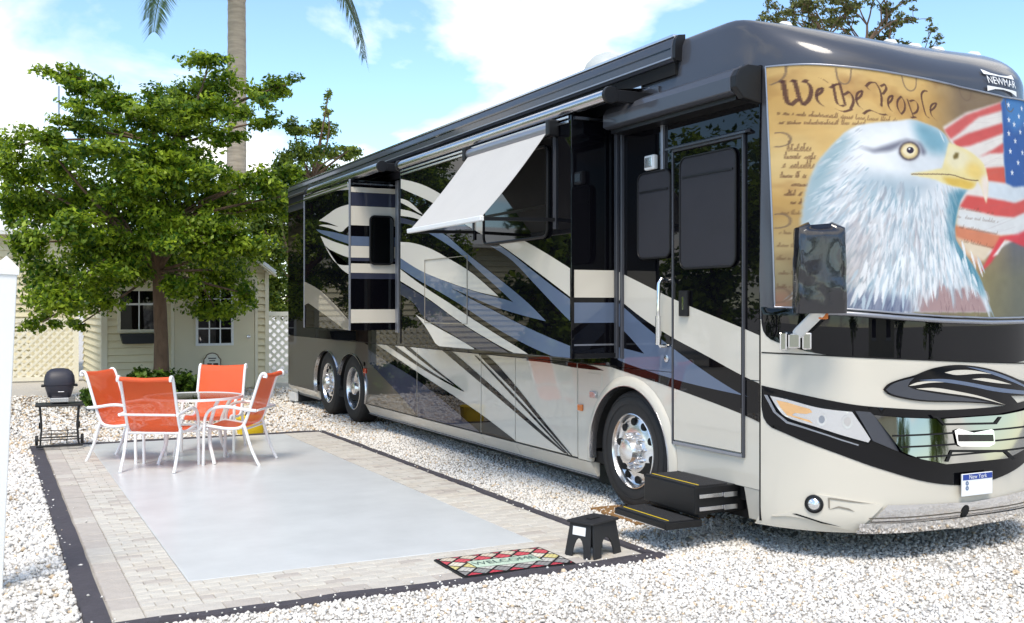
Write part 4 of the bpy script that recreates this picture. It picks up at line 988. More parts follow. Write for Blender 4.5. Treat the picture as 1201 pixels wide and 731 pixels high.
    w = np.clip((n1 - .3) * 2.2, 0, 1)[..., None]; C[:] = gold * (1 - w) + pale * w; w = np.clip((n2 - .58) * 3, 0, .8)[..., None]; C[:] = C * (1 - w) + brn * w
    put(np.clip((2.55 - GZ) / .6, 0, 1) * np.clip((6.6 - GX), 0, 1), (150, 138, 104), .75)
    put(np.clip((2.15 - GZ) / .4, 0, 1), (112, 110, 96), .6)
    put(np.clip((GX - 5.75) / .35, 0, 1) * np.clip((GZ - 2.5) / .3, 0, 1), (112, 96, 82), .8)
    put(np.clip((GX - 6.15) / .45, 0, 1) * np.clip((2.45 - GZ) / .25, 0, 1), (84, 92, 116), .85)
    put(np.clip((GX - 5.95) / .25, 0, 1) * np.clip((2.25 - GZ) / .3, 0, 1), (134, 132, 92), .5)
    put(mask(F([(905, 345), (925, 335), (930, 362), (905, 362)]), 6), (160, 110, 95), .6)
    ink = (84, 54, 48)
    # lettering, traced with a broad nib
    T = lambda pts: [fr((900 + x / 6, 70 + y / 6)) for x, y in pts]
    def letter(*strokes, w=.019):
        for s_ in strokes: nib([tuple(p) for p in cat_smooth(T(s_), 2, False, 80)], w, ink, .82)
    letter([(82, 168), (98, 152), (108, 200), (118, 270), (132, 315), (152, 328), (200, 285)], [(160, 165), (176, 150), (190, 205), (208, 280), (235, 325)], [(245, 158), (280, 185), (290, 230), (276, 290), (235, 328)], [(236, 168), (258, 150)], w=.021)
    letter([(368, 205), (335, 215), (320, 255), (332, 305), (372, 335)], [(325, 262), (362, 235), (366, 205)], w=.016)
    letter([(438, 180), (448, 240), (462, 315), (492, 335), (515, 328)], [(418, 205), (452, 182), (480, 178)], [(482, 170), (500, 240), (522, 325)], [(512, 255), (548, 232), (575, 262), (582, 310), (560, 352)], [(450, 352), (510, 378), (570, 355)])
    letter([(642, 225), (608, 238), (596, 280), (610, 330), (648, 357)], [(600, 290), (636, 262), (642, 228)], w=.016)
    letter([(735, 168), (765, 215), (778, 270), (776, 335)], [(735, 170), (695, 165), (668, 195), (690, 218)], [(770, 195), (800, 180), (815, 212), (785, 250)], [(650, 388), (690, 358), (735, 375), (775, 395), (812, 392)])
    letter([(856, 258), (828, 268), (818, 305), (832, 355), (872, 388)], [(822, 318), (850, 292), (856, 260)], w=.016)
    letter([(915, 265), (885, 295), (888, 350), (915, 390), (942, 362), (940, 305), (915, 265)], w=.016)
    letter([(958, 285), (975, 340), (1002, 412)], [(975, 300), (1008, 288), (1035, 325), (1030, 370), (1000, 388)], [(985, 415), (1018, 410)], w=.017)
    letter([(1098, 228), (1070, 225), (1052, 255), (1068, 330), (1088, 405), (1112, 415)], w=.017)
    letter([(1162, 312), (1130, 318), (1115, 355), (1128, 405), (1166, 437)], [(1118, 368), (1150, 345), (1162, 315)], w=.016)
    letter([(330, 130), (370, 145), (405, 172)], w=.012)
    # hand-written lines
    rr = np.random.default_rng(5)
    def script(px0, px1, py0, py1, h, a=.6, wd=.0032, tall=.25, ink_=(92, 62, 46)):
        x = px0; pts = []
        while x < px1:
            f = (x - px0) / (px1 - px0); y = py0 + (py1 - py0) * f; hh = h * (2.1 if rr.random() < tall else 1) * rr.uniform(.7, 1.1)
            if rr.random() < .13:
                if len(pts) > 2: line(F(pts), wd, ink_, a)
                pts = []; x += h * .9; continue
            pts += [(x, y), (x + h * .55, y - hh), (x + h * .35, y)]; x += h * .62
        if len(pts) > 2: line(F(pts), wd, ink_, a)
    script(910, 1046, 135.5, 144, 3.0); script(912, 1010, 146.5, 147.5, 3.2)
    for (x0, x1, y0, hh) in ((916, 950, 178, 5.5), (918, 952, 187, 4.2), (916, 950, 198, 5.5), (914, 946, 209, 3.6), (926, 943, 219, 3.6), (918, 940, 230, 3.4), (925, 940, 240, 3.2), (914, 939, 252, 3), (910, 936, 275, 3), (910, 934, 290, 3), (910, 932, 305, 2.6), (910, 932, 322, 2.6), (910, 930, 338, 2.6)):
        script(x0, x1, y0, y0 + .5, hh, .6 if y0 < 245 else .3, .0035, .3)
    # flag
    red, wht, blu = (208, 86, 84), (232, 226, 220), (58, 98, 164)
    Q = lambda ox, oy, pts: F(Zm(ox, oy, pts))
    put(mask(Q(1001, 70, [(600, 480), (760, 380), (1010, 305), (1040, 265), (1240, 300), (1240, 720), (1240, 1330), (1200, 1200), (1000, 1330), (830, 1440), (700, 1250), (720, 900), (760, 700), (660, 600)]), 2), wht)
    put(mask(Q(1001, 70, [(610, 500), (760, 398), (1010, 308), (1022, 362), (850, 412), (700, 535), (655, 565)]), 2), red, .9)
    put(mask(Q(1001, 70, [(670, 580), (770, 528), (1022, 450), (1028, 522), (790, 612), (700, 625)]), 2), red, .95)
    put(mask(Q(1001, 70, [(850, 692), (950, 640), (1030, 588), (1030, 662), (930, 665)]), 2), red, .9)
    put(mask(Q(1001, 170, [(900, 168), (1035, 158), (1045, 278), (910, 255)]), 2), (212, 92, 76), .95)
    put(mask(Q(1001, 170, [(715, 440), (770, 355), (1000, 388), (1110, 412), (1240, 350), (1240, 440), (1100, 515), (960, 500)]), 2), (214, 82, 78), .95)
    put(mask(Q(1001, 170, [(680, 565), (840, 600), (1010, 640), (1120, 632), (1000, 700), (960, 740), (700, 680)]), 2), (216, 128, 92), .9)
    put(mask(Q(1001, 260, [(1000, 112), (1100, 92), (1240, 15), (1240, 220), (1100, 150), (1040, 125), (940, 290), (850, 372), (900, 290)]), 2), (222, 70, 80), .95)
    put(mask(Q(1001, 260, [(690, 110), (940, 190), (890, 285), (760, 240)]), 2), (232, 214, 186), .9)
    put(mask(Q(1001, 260, [(690, 95), (780, 235), (900, 290), (840, 345), (720, 200)]), 4), (216, 140, 100), .5)
    put(mask(Q(1001, 260, [(1040, 130), (1000, 180), (950, 250), (985, 235), (1045, 135)]), 1), (246, 244, 240), .95)
    put(mask(Q(1001, 170, [(920, 262), (1050, 282), (1100, 302), (1201, 290), (1240, 340), (1100, 408), (1000, 385), (918, 372)]), 3), (206, 222, 236), .7)
    put(mask(Q(1001, 170, [(700, 455), (950, 515), (1100, 520), (1240, 440), (1240, 560), (1130, 630), (1000, 630), (690, 565)]), 3), (222, 226, 228), .8)
    cant = Q(1001, 70, [(1010, 308), (1038, 262), (1180, 300), (1300, 330), (1300, 890), (1201, 890), (1100, 902), (1042, 872), (1030, 700), (1022, 450)])
    put(mask(cant, 2), blu); put(mask(Q(1001, 70, [(1040, 270), (1200, 310), (1201, 430), (1100, 520), (1045, 400)]), 8), (86, 150, 206), .65)
    for (x, y) in ((1062, 325), (1155, 350), (1065, 430), (1135, 405), (1102, 462), (1175, 460), (1065, 525), (1145, 515), (1110, 578), (1190, 598), (1075, 650), (1160, 660), (1130, 730), (1088, 800), (1180, 810)):
        cx_, cz_ = fr((1001 + x / 6, 70 + y / 6)); st = []
        for k in range(10): a_ = R(90 + 36 * k); r_ = .026 if k % 2 == 0 else .010; st.append((cx_ + r_ * math.cos(a_), cz_ + r_ * math.sin(a_)))
        small(st, (240, 242, 246), .95)
    for k in range(70):                                 # soft folds
        x, z = rr.uniform(6.1, 7.3), rr.uniform(2.2, 3.2); L = rr.uniform(.1, .3); line([(x, z), (x + L, z + L * rr.uniform(.05, .35))], .006, (150, 130, 140), .10)
    script(1118, 1160, 246, 252, 2.4, .3, .004); script(1118, 1165, 256, 262, 2.4, .3, .004); script(1120, 1165, 268, 276, 2.4, .35, .004); script(1122, 1160, 284, 292, 2.4, .35, .004)
    # eagle
    head = cat_smooth(F([(945, 366), (940, 330), (938, 290), (937, 262), (940, 237), (945, 215), (952, 198), (958, 187), (973, 170), (993, 150), (1017, 145), (1050, 143), (1065, 140), (1080, 146), (1095, 151), (1105, 160), (1110, 170), (1118, 182), (1128, 205), (1131, 223), (1124, 231), (1119, 243), (1116, 260), (1114, 275), (1118, 286), (1128, 300), (1143, 322), (1152, 347), (1158, 366)]), 2)
    hm = mask(head, 1); put(hm, (222, 228, 234))
    put(hm * mask(F([(975, 160), (1050, 146), (1075, 152), (1060, 168), (1045, 195), (1075, 215), (1050, 225), (1000, 210), (985, 185)]), 14), (246, 249, 252), .95)
    put(hm * mask(F([(937, 265), (943, 215), (958, 185), (985, 155), (995, 165), (975, 195), (960, 225), (950, 270)]), 9), (150, 180, 190), .8)
    put(hm * mask(F([(1065, 141), (1085, 146), (1108, 162), (1106, 182), (1085, 180), (1070, 160)]), 9), (116, 166, 186), .9)
    put(hm * mask(F([(1000, 215), (1050, 215), (1075, 225), (1060, 245), (1030, 238), (1005, 240)]), 14), (158, 186, 200), .7)
    put(hm * mask(F([(1112, 228), (1130, 222), (1120, 250), (1117, 275), (1135, 303), (1150, 330), (1155, 352), (1140, 340), (1122, 310), (1108, 280), (1108, 250)]), 5), (84, 146, 168), .9)
    put(hm * mask(F([(990, 260), (1030, 255), (1020, 300), (1000, 325), (985, 310)]), 14), (206, 200, 198), .7)
    put(hm * mask(F([(985, 325), (1040, 330), (1070, 366), (980, 366)]), 10), (128, 166, 188), .7)
    put(hm * mask(F([(986, 345), (1065, 352), (1062, 368), (986, 368)]), 6), (84, 92, 124), .7)
    put(hm * mask(F(Zm(1001, 260, [(570, 405), (640, 470), (710, 480), (780, 450), (850, 500), (920, 650), (440, 650), (420, 500), (500, 560)])), 2), (176, 146, 146), .95)
    for k in range(50):
        x, z = rr.uniform(5.80, 6.2), rr.uniform(1.68, 1.88); line([(x, z), (x + rr.uniform(-.02, .03), z - .06)], .005, (130, 102, 106) if rr.random() < .6 else (204, 176, 172), .45)
    hp = np.array(head)
    eye = fr((1062, 178)); gz0, gz1 = 1.7, 3.05
    sh = [(252, 253, 254), (232, 238, 243), (196, 210, 219), (150, 180, 194), (204, 200, 202), (252, 253, 254), (176, 184, 194)]
    def feather(x, z, ang, L, wdt, colr, a):
        c, s = math.cos(ang), math.sin(ang); nx_, nz_ = -s * wdt / 2, c * wdt / 2
        small([(x, z), (x + c * L * .35 + nx_, z + s * L * .35 + nz_), (x + c * L * .75 + nx_ * .8, z + s * L * .75 + nz_ * .8), (x + c * L, z + s * L), (x + c * L * .7 - nx_ * .8, z + s * L * .7 - nz_ * .8), (x + c * L * .3 - nx_, z + s * L * .3 - nz_)], colr, a)
    pole = fr((1075, 150)); body = F(Zm(1001, 260, [(520, 380), (640, 430), (780, 430), (880, 500), (960, 660), (420, 660), (400, 490)]))
    def flow(x, z):
        ang = math.atan2(z - pole[1] - .10, (x - pole[0]) * .85)
        return max(-math.pi + .62, min(-.95, ang)) if ang < 0 else -2.35
    # broad overlapping plumes, dark gap first and pale plume over it
    for k in range(420):
        x, z = rr.uniform(hp[:, 0].min(), hp[:, 0].max()), rr.uniform(1.80, 2.62)
        if not inside((x, z), head) or inside((x, z), body): continue
        ang = flow(x, z) + rr.normal(0, .12); L = rr.uniform(.10, .20); q_ = (x + L * math.cos(ang), z + L * math.sin(ang))
        if not inside(q_, head) and z > 1.95: continue
        feather(x + .012, z - .01, ang, L * 1.02, rr.uniform(.030, .05), (150, 172, 188) if rr.random() < .6 else (172, 166, 172), .45)
        feather(x, z, ang, L, rr.uniform(.022, .036), sh[rr.integers(0, 3)], .6)
    for k in range(2400):
        x, z = rr.uniform(hp[:, 0].min(), hp[:, 0].max()), 3.0 - (3.0 - 1.75) * rr.random() ** .85
        if not inside((x, z), head) or inside((x, z), body): continue
        d = math.hypot(x - eye[0], (z - eye[1]) * 1.0)
        if d < .30 or (z > 2.62 and x > 5.35 and rr.random() < .85): continue
        ang = flow(x, z) + rr.normal(0, .13); L = rr.uniform(.04, .11) * (1.4 if z < 2.3 else 1.0)
        q_ = (x + L * math.cos(ang), z + L * math.sin(ang))
        if not inside(q_, head) and z > 1.95: continue
        col_ = sh[rr.integers(0, 7)]
        if x > 5.9 and z < 2.7 and rr.random() < .5: col_ = (232, 240, 246)
        feather(x, z, ang, L, rr.uniform(.006, .014), col_, rr.uniform(.3, .7))
    # soft modelling of the head and neck over the plumes
    put(hm * mask(F([(1000, 200), (1060, 207), (1095, 214), (1080, 226), (1040, 232), (1008, 222)]), 9), (150, 172, 188), .45)
    put(hm * mask(F([(1108, 226), (1131, 221), (1121, 250), (1117, 275), (1137, 303), (1152, 330), (1156, 352), (1143, 342), (1124, 312), (1108, 284), (1106, 250)]), 5), (84, 142, 164), .6)
    put(hm * mask(F([(937, 265), (943, 215), (958, 185), (985, 155), (992, 160), (970, 195), (956, 225), (947, 270)]), 7), (144, 174, 184), .5)
    put(hm * mask(F([(985, 270), (1010, 262), (1016, 320), (995, 345), (982, 320)]), 12), (192, 184, 186), .5)
    put(hm * mask(F([(985, 340), (1062, 350), (1064, 368), (985, 368)]), 6), (96, 106, 136), .65)
    for k in range(70):                                 # bright hanging tips
        x = rr.uniform(5.22, 6.22); z = 2.02 - abs(x - 5.85) * .18 + rr.uniform(-.08, .16); ang = -math.pi / 2 + (x - 5.65) * .75 + rr.normal(0, .1)
        if x > 5.86: z += .06
        feather(x, z, ang, rr.uniform(.10, .20), rr.uniform(.014, .028), (246, 249, 252) if rr.random() < .7 else (200, 218, 230), .85)
    # brow, eye, beak
    put(hm * mask(F([(1000, 172), (1020, 176), (1045, 168), (1058, 164), (1075, 168), (1082, 180), (1078, 184), (1070, 172), (1055, 171), (1040, 178), (1020, 180)]), 3), (104, 106, 124), .85)
    ex = lambda r, oz=0., ox=0.: [fr((1062 + ox + r * math.cos(t) * 1.0, 178 + oz + r * math.sin(t) * .9)) for t in np.linspace(0, 6.283, 28)[:-1]]
    put(mask(ex(14), 2), (196, 196, 204), .9); put(mask(ex(12.3), 1), (70, 62, 72)); put(mask(ex(10.2), 1), (232, 208, 150)); put(mask(ex(7.5, -.5, -.5), 1), (246, 232, 196)); small(ex(4.2, -1, 1), (54, 44, 62), 1); small(ex(1.2, -2.5, 0), (250, 250, 250), 1)
    beak = cat_smooth(F([(1108, 168), (1116, 171), (1131, 177), (1144, 187), (1151, 196), (1154, 212), (1153.5, 226), (1152, 240), (1149.5, 232), (1147, 222), (1142, 213), (1138, 222), (1130, 223), (1118, 220), (1104, 217), (1092, 211), (1064, 206), (1064, 204), (1085, 201), (1100, 198), (1104, 185)]), 1)
    bmk = mask(beak, 1); put(bmk, (238, 222, 164)); put(bmk * mask(F([(1108, 170), (1130, 180), (1135, 195), (1115, 200), (1104, 190)]), 5), (240, 232, 200), .8)
    put(bmk * mask(F([(1130, 190), (1145, 195), (1150, 210), (1140, 212), (1128, 205)]), 5), (240, 204, 110), .7); put(bmk * mask(F([(1146, 208), (1156, 205), (1156, 242), (1146, 230)]), 4), (240, 226, 220), .9)
    put(bmk * mask(F([(1100, 208), (1125, 210), (1140, 216), (1132, 224), (1108, 218)]), 3), (222, 180, 70), .75)
    line(cat_smooth(F([(1064, 205), (1085, 205), (1101, 205), (1114, 206), (1123, 209.5), (1133, 212), (1143, 212.5)]), 2, False), .007, (96, 72, 60), .85)
    put(mask(F([(1113, 184), (1116, 180), (1120, 180), (1119, 186), (1114, 188)]), 1), (116, 98, 50), .95)
    # stitched pockets
    def pocket(px): line(cat_smooth(F(px), 2, False, 80), .010, (120, 100, 84), .7)
    pocket([(920, 78), (920, 88), (914, 96), (902, 101)]); pocket([(976, 81), (978, 96), (986, 101), (993, 97), (994, 82)]); pocket([(1053, 90), (1056, 103), (1063, 109), (1070, 105), (1070, 92)]); pocket([(1120, 103), (1122, 114), (1129, 120), (1134, 117), (1134, 106)]); pocket([(1174, 117), (1176, 130), (1181, 133), (1184, 128)])
    for y in (163, 258, 345): pocket([(907, y - 6), (918, y - 7), (926, y - 1), (924, y + 7), (914, y + 10), (907, y + 10)])
    C = np.clip(C, 0, 1); C *= (.97 + .06 * noise(40, 30, 9, 2))[..., None]; C = np.clip(C, 0, 1)
    L = np.where(C <= .04045, C / 12.92, ((C + .055) / 1.055) ** 2.4); L = np.concatenate([L * .74, np.ones((nx, nz, 1))], -1)
    V = np.zeros((nx, nz, 3)); 
    u = np.minimum(.985, np.abs((GX - XC) / A_)); Yf = 5.05 + .10 * np.maximum(0, (GZ - 1.6) / 1.8) ** 1.3 + B_ * (1 - (1 - u ** NP) ** (1 / NP))
    V[..., 0] = GX; V[..., 1] = Yf - .014 - .02 * np.minimum(1, (1 - u) * 6) ; V[..., 2] = GZ
    side = np.sign(GX - XC) * .012 * np.clip((u - .75) / .18, 0, 1); V[..., 0] += side
    idx = np.arange(nx * nz).reshape(nx, nz); Fq = np.stack([idx[:-1, :-1], idx[1:, :-1], idx[1:, 1:], idx[:-1, 1:]], -1).reshape(-1, 4)
    off = np.array(wloc(rv)); o = npmesh('windshield_cover', V.reshape(-1, 3) - off, Fq, 'mural_print', parent=rv, attrs={'print': ('FLOAT_COLOR', L.reshape(-1, 4))}, smooth=True)
    o['label'] = 'windshield cover printed with a bald eagle, a flag and old handwriting'; WL[o.name] = wloc(rv)
    # bound edge and lower sill
    P = lambda i, j: Vector(V[i, j]) + Vector((0, -.004, 0))
    ring = [P(i, nz - 1) for i in range(0, nx, 8)] + [P(nx - 1, j) for j in range(nz - 1, -1, -8)] + [P(i, 0) for i in range(nx - 1, -1, -8)] + [P(0, j) for j in range(0, nz, 8)]
    MB().tube(ring + ring[:1], .007, 6, False).build('hem', 'satin', o, smooth=60)
    sill = [Vector((x, FY(x, np.interp(x, bot_x, bot_z)) - .03, np.interp(x, bot_x, bot_z) - .03)) for x in np.linspace(5.0, 2 * XC - 5.0, 40)]
    MB().tube(sill, .017, 8).build('wiper_sill', 'satin', rv, smooth=60)
mural()
# maker's badge
bx, bz = fr((1174, 97)); 
def on_cap(a, b, d=.0):
    X, z = bx + a, bz + b
    if z > zE(X):
        yf = FY(X, zE(X)); lo, hi = yf, yf + 1.5
        for _ in range(30):
            m_ = (lo + hi) / 2
            if roof_z(X, m_) < z: lo = m_
            else: hi = m_
        Y = lo
    else: Y = FY(X, z)
    return (X, Y - .016 - d, z)
def badge(poly, mat, d): 
    vv, ff = cdt_fill(poly, .03); return MB().add([on_cap(a, b, d) for a, b in vv], ff).build('maker_badge', mat, rv)
badge([(-.19, .085), (-.10, .062), (0, .055), (.10, .062), (.19, .085), (.19, .045), (-.19, .045)], 'white_plastic', 0)
badge([(-.19, -.085), (-.10, -.062), (0, -.055), (.10, -.062), (.19, -.085), (.19, -.045), (-.19, -.045)], 'white_plastic', 0)
text_mesh('lettering', 'NEWMAR', .082, lambda a, b: on_cap(a, b, .004), 'white_plastic', rv, 1.0)
# ---- mirror in a black vinyl cover on a chrome arm
mt_x, mt_z = fr((937, 400)); mp_ = Vector((mt_x, FY(mt_x, mt_z), mt_z)); mn = FN(mt_x, mt_z)
def at_depth(px, py, dep): d = ray(px, py); return Vector((d[0] * dep, d[1] * dep, CAMH + d[2] * dep))
mdep = 6.78; mc = at_depth(961, 316, mdep)
arm0 = mp_ + mn * .03; arm1 = at_depth(963, 366, mdep)
rvec = Vector((RT[0], RT[1], 0)); fvec = Vector((FW[0], FW[1], 0))
Mx = Matrix(((mn.cross(Vector((0, 0, 1))).x, -mn.x, 0), (mn.cross(Vector((0, 0, 1))).y, -mn.y, 0), (0, 0, 1)))
bs = MB()
for a0, a1, c0, c1 in ((-.115, -.06, -.065, .065), (-.055, .035, -.05, .055), (.045, .115, -.06, .06)):
    vs_ = []
    for dd in (-.02, .075):
        for a, c in ((a0, c0), (a1, c0), (a1, c1), (a0, c1)): vs_.append(mp_ + Vector((1, -.35, 0)).normalized() * a + Vector((0, 0, 1)) * c + mn * dd)
    bs.add(vs_, [(0, 1, 2, 3), (4, 5, 6, 7), (0, 1, 5, 4), (1, 2, 6, 5), (2, 3, 7, 6), (3, 0, 4, 7)])
mir_o = bs.build('mirror_bracket', 'chrome', rv, bevel=.012)
MB().bar(arm0 + Vector((0, 0, .05)), arm1 + Vector((.0, 0, .01)), .05, .075, up=(0, -1, .2)).build('mirror_arm', 'white_plastic', rv, bevel=.012)
ap = arm0.lerp(arm1, .80) + Vector((.02, -.045, .012)); MB().box(ap - Vector((.035, .012, .02)), ap + Vector((.035, .012, .02))).build('turn_lamp', 'lens_amber', rv, bevel=.006)
cv = MB(); nu, nv = 24, 18
ctop = (.33 / 2, .575 / 2, .10)
for j in range(nv + 1):
    t = j / nv; z = -ctop[1] + 2 * ctop[1] * t; wtap = 1.0 - .06 * t; top = (1 - max(0, (t - .93) / .07) ** 2 * .5)
    for i in range(nu):
        a = 2 * math.pi * i / nu; ca, sa = math.cos(a), math.sin(a); e = .34
        x = math.copysign(abs(ca) ** e, ca) * ctop[0] * wtap * top; y = math.copysign(abs(sa) ** e, sa) * ctop[2] * (.75 + .25 * math.sin(math.pi * t)) * top
        zz = z + (.022 * math.cos(2 * a) * max(0, (t - .8) / .2)); wob = .006 * math.sin(9 * a + 7 * t) * math.sin(5 * t + 1)
        if sa < -.2:                                   # hollow gathered front of the cover
            dx, dz = x / .11, (z - .02) / .2; y += .034 * math.exp(-(dx * dx + dz * dz) ** 1.2) + .010 * math.sin(18 * x + 26 * z) * math.exp(-((z + .12) / .1) ** 2)
        p = mc + rvec * (x + wob) + fvec * (y + wob) + Vector((0, 0, zz)); cv.v.append(tuple(p))
for j in range(nv):
    for i in range(nu): i2 = (i + 1) % nu; cv.f.append((j * nu + i, j * nu + i2, (j + 1) * nu + i2, (j + 1) * nu + i))
cv.f.append(tuple(range(nu))); cv.f.append(tuple(range(nv * nu, (nv + 1) * nu)))
cv.build('mirror_cover', 'vinylcover', rv, smooth=50)

# ------------------------------------------------------------------ patio furniture
def make_chair():
    r = empty('patio_chair', (0, 0, 0)); W = .27
    prof = [(-.455, .955), (-.465, .975), (-.45, 1.0), (-.42, 1.0), (-.395, .97), (-.34, .80), (-.275, .60), (-.235, .485), (-.20, .425), (-.14, .40), (-.02, .395), (.14, .42), (.22, .43), (.265, .42), (.285, .385)]
    prof = cat_smooth(prof, 1, False, 90)
    m = MB(); n = len(prof)
    for y, z in prof: m.v += [(-W, y, z), (0, y, z - .012), (W, y, z)]
    for i in range(n - 1):
        for k in range(2): m.f.append((i * 3 + k, i * 3 + k + 1, i * 3 + 4 + k, i * 3 + 3 + k))
    m.build('sling', 'orange_sling', r, world=False, smooth=60, fix=False)
    for s in (-1, 1):
        x = s * (W + .012)
        MB().tube([(x, y, z) for y, z in prof], .017, 8).build('side_rail', 'white_metal', r, world=False, smooth=50)
        arm = cat_smooth([(.235, 0), (.23, .18), (.225, .40), (.215, .52), (.17, .60), (.08, .635), (-.06, .64), (-.20, .615), (-.315, .60), (-.36, .60)], 2, False, 90)
        MB().tube([(x + s * .028, y, z) for y, z in arm], .0175, 8).build('arm_leg', 'white_metal', r, world=False, smooth=50)
        leg = cat_smooth([(-.21, .46), (-.245, .36), (-.29, .20), (-.355, .06), (-.39, 0)], 2, False, 90)
        MB().tube([(x + s * .006, y, z) for y, z in leg], .0175, 8).build('leg', 'white_metal', r, world=False, smooth=50)
    for y, z in ((-.438, .966), (-.225, .395), (.20, .395), (-.345, .60)):
        MB().tube([(-W - .02, y - (.02 if z == .60 else 0), z), (W + .02, y - (.02 if z == .60 else 0), z)], .013, 8).build('crossbar', 'white_metal', r, world=False, smooth=50)
    return r
chair0 = make_chair()
spots = [((1.68, 11.66), (.52, .85), 'orange sling chair nearest the camera, its back turned to us'),
         ((1.47, 12.47), (.78, -.62), 'orange sling chair on the left of the table beside the grill'),
         ((2.44, 12.85), (-.45, -.89), 'orange sling chair behind the table, facing the camera'),
         ((2.46, 11.74), (-.84, .54), 'orange sling chair at the right of the table nearest the motorhome')]
for i, ((x, y), f_, lb) in enumerate(spots):
    c = chair0 if i == 0 else copy_tree(chair0)
    c.location = (x, y, DZ); c.rotation_euler = (0, 0, math.atan2(f_[1], f_[0]) - math.pi / 2); tag(c, lb, 'chair', 'orange sling chairs round the glass table')
t = empty('patio_table', (2.07, 12.02, DZ), .35, label='round glass table with white metal legs between the orange chairs', cat='table')
MB().lathe([(.712, .001), (.712, .52), (.722, .52), (.722, .001)], (0, 0, 0), (0, 0, 1), 48).build('glass_top', 'table_glass', t, world=False)
MB().lathe([(.700, .515), (.700, .535), (.728, .535), (.728, .515)], (0, 0, 0), (0, 0, 1), 48, True).build('rim', 'white_metal', t, world=False, smooth=40)
for k in range(4):
    a = math.pi / 2 * k; c, s = math.cos(a), math.sin(a)
    lp = cat_smooth([(.50, .70), (.42, .60), (.33, .40), (.33, .22), (.40, .08), (.43, 0)], 2, False, 90)
    MB().tube([(c * q_, s * q_, z) for q_, z in lp], .021, 8).build('leg', 'white_metal', t, world=False, smooth=50)
MB().lathe([(.36, .325), (.36, .345), (.38, .345), (.38, .325)], (0, 0, 0), (0, 0, 1), 32, True).build('leg_ring', 'white_metal', t, world=False, smooth=40)

# grill cart and grill
gx, gy = .79, 13.86; gz = .06
cart = empty('grill_cart', (gx, gy, gz), -.05, label='black folding cart with small wheels under the grill', cat='cart')
MB().box((-.27, -.19, .475), (.27, .19, .50)).build('shelf', 'black_steel', cart, world=False, bevel=.006)
for s in (-1, 1):
    for yy in (-.16, .16): MB().tube([(s * .22, yy, .475), (s * .20, yy, .22), (s * .215, yy, .0)], .011, 8).build('leg', 'black_steel', cart, world=False, smooth=50)
    MB().lathe([(-.018, .012), (-.018, .05), (-.012, .06), (.012, .06), (.018, .05), (.018, .012)], (s * .255, -.05, .062), (1, 0, 0), 18).build('wheel', 'rubber', cart, world=False, smooth=40)
    MB().box((s * .215 - .018, -.05, .20), (s * .215 + .018, .05, .27)).build('joint', 'blackplastic', cart, world=False, bevel=.006)
MB().tube([(-.25, -.05, .062), (.25, -.05, .062)], .008, 6).tube([(-.21, .16, .07), (.21, .16, .07)], .008, 6).build('axle_bar', 'black_steel', cart, world=False)
wr = MB()
for z in (.10, .15): wr.tube([(-.21, -.16, z), (.21, -.16, z)], .005, 6).tube([(-.21, .16, z), (.21, .16, z)], .005, 6)
for x in (-.1, .08): wr.tube([(x, -.17, .22), (x + .01, -.17, .15), (x, -.16, .03), (x, .15, .03)], .005, 6)
wr.build('wire_rack', 'black_steel', cart, world=False)
MB().box((-.26, -.215, -.008), (.26, -.17, .012)).build('foot_bar', 'black_steel', cart, world=False, bevel=.004)
gr = empty('portable_grill', (gx, gy, gz + .50), -.05, label='small dark portable grill with a domed lid on its cart', cat='grill')
def loft(rings, mat, nm, par):
    m = MB(); k = 20
    for (w, d, z, yo) in rings:
        for i in range(k):
            a = 2 * math.pi * i / k; ca, sa = math.cos(a), math.sin(a); m.v.append((math.copysign(abs(ca) ** .55, ca) * w, math.copysign(abs(sa) ** .6, sa) * d + yo, z))
    for j in range(len(rings) - 1):
        for i in range(k): m.f.append((j * k + i, j * k + (i + 1) % k, (j + 1) * k + (i + 1) % k, (j + 1) * k + i))
    m.f += [tuple(range(k)), tuple(range((len(rings) - 1) * k, len(rings) * k))]
    return m.build(nm, mat, par, world=False, smooth=45)
loft([(.11, .11, .0, 0), (.12, .12, .07, 0), (.16, .14, .09, 0), (.195, .16, .20, 0), (.205, .165, .245, 0)], 'grill_body', 'fire_box', gr)
loft([(.212, .170, .248, 0), (.215, .172, .29, 0), (.205, .160, .36, .005), (.175, .125, .42, .01), (.12, .08, .455, .015), (.06, .04, .465, .015)], 'grill_body', 'lid', gr)
for s in (-1, 1): MB().box((s * .225 - .025, -.10, .225), (s * .225 + .025, .10, .25)).build('side_handle', 'blackplastic', gr, world=False, bevel=.008)
MB().box((-.13, -.165, .02), (.13, -.115, .085)).build('grease_tray', 'silver', gr, world=False, bevel=.01)
MB().tube([(-.02, -.165, .165), (-.02, -.185, .165), (.06, -.185, .165), (.06, -.165, .165)], .006, 6).build('lid_handle', 'silver', gr, world=False)

gr.scale = (.82, .9, .92)
# yellow tote behind the right chair
yp = onZ(296, 511, 0); yb = empty('storage_tote', (yp.x, yp.y + .12, 0), .25, label='yellow plastic tote on the gravel behind the table', cat='tote')
loft([(.165, .12, .0, 0), (.18, .135, .22, 0)], 'yellow', 'bin', yb)
loft([(.19, .145, .222, 0), (.19, .145, .25, 0), (.15, .11, .262, 0)], 'yellow', 'lid', yb)
MB().tube([(-.07, 0, .262), (-.06, 0, .30), (.06, 0, .30), (.07, 0, .262)], .01, 6).build('handle', 'blackplastic', yb, world=False)

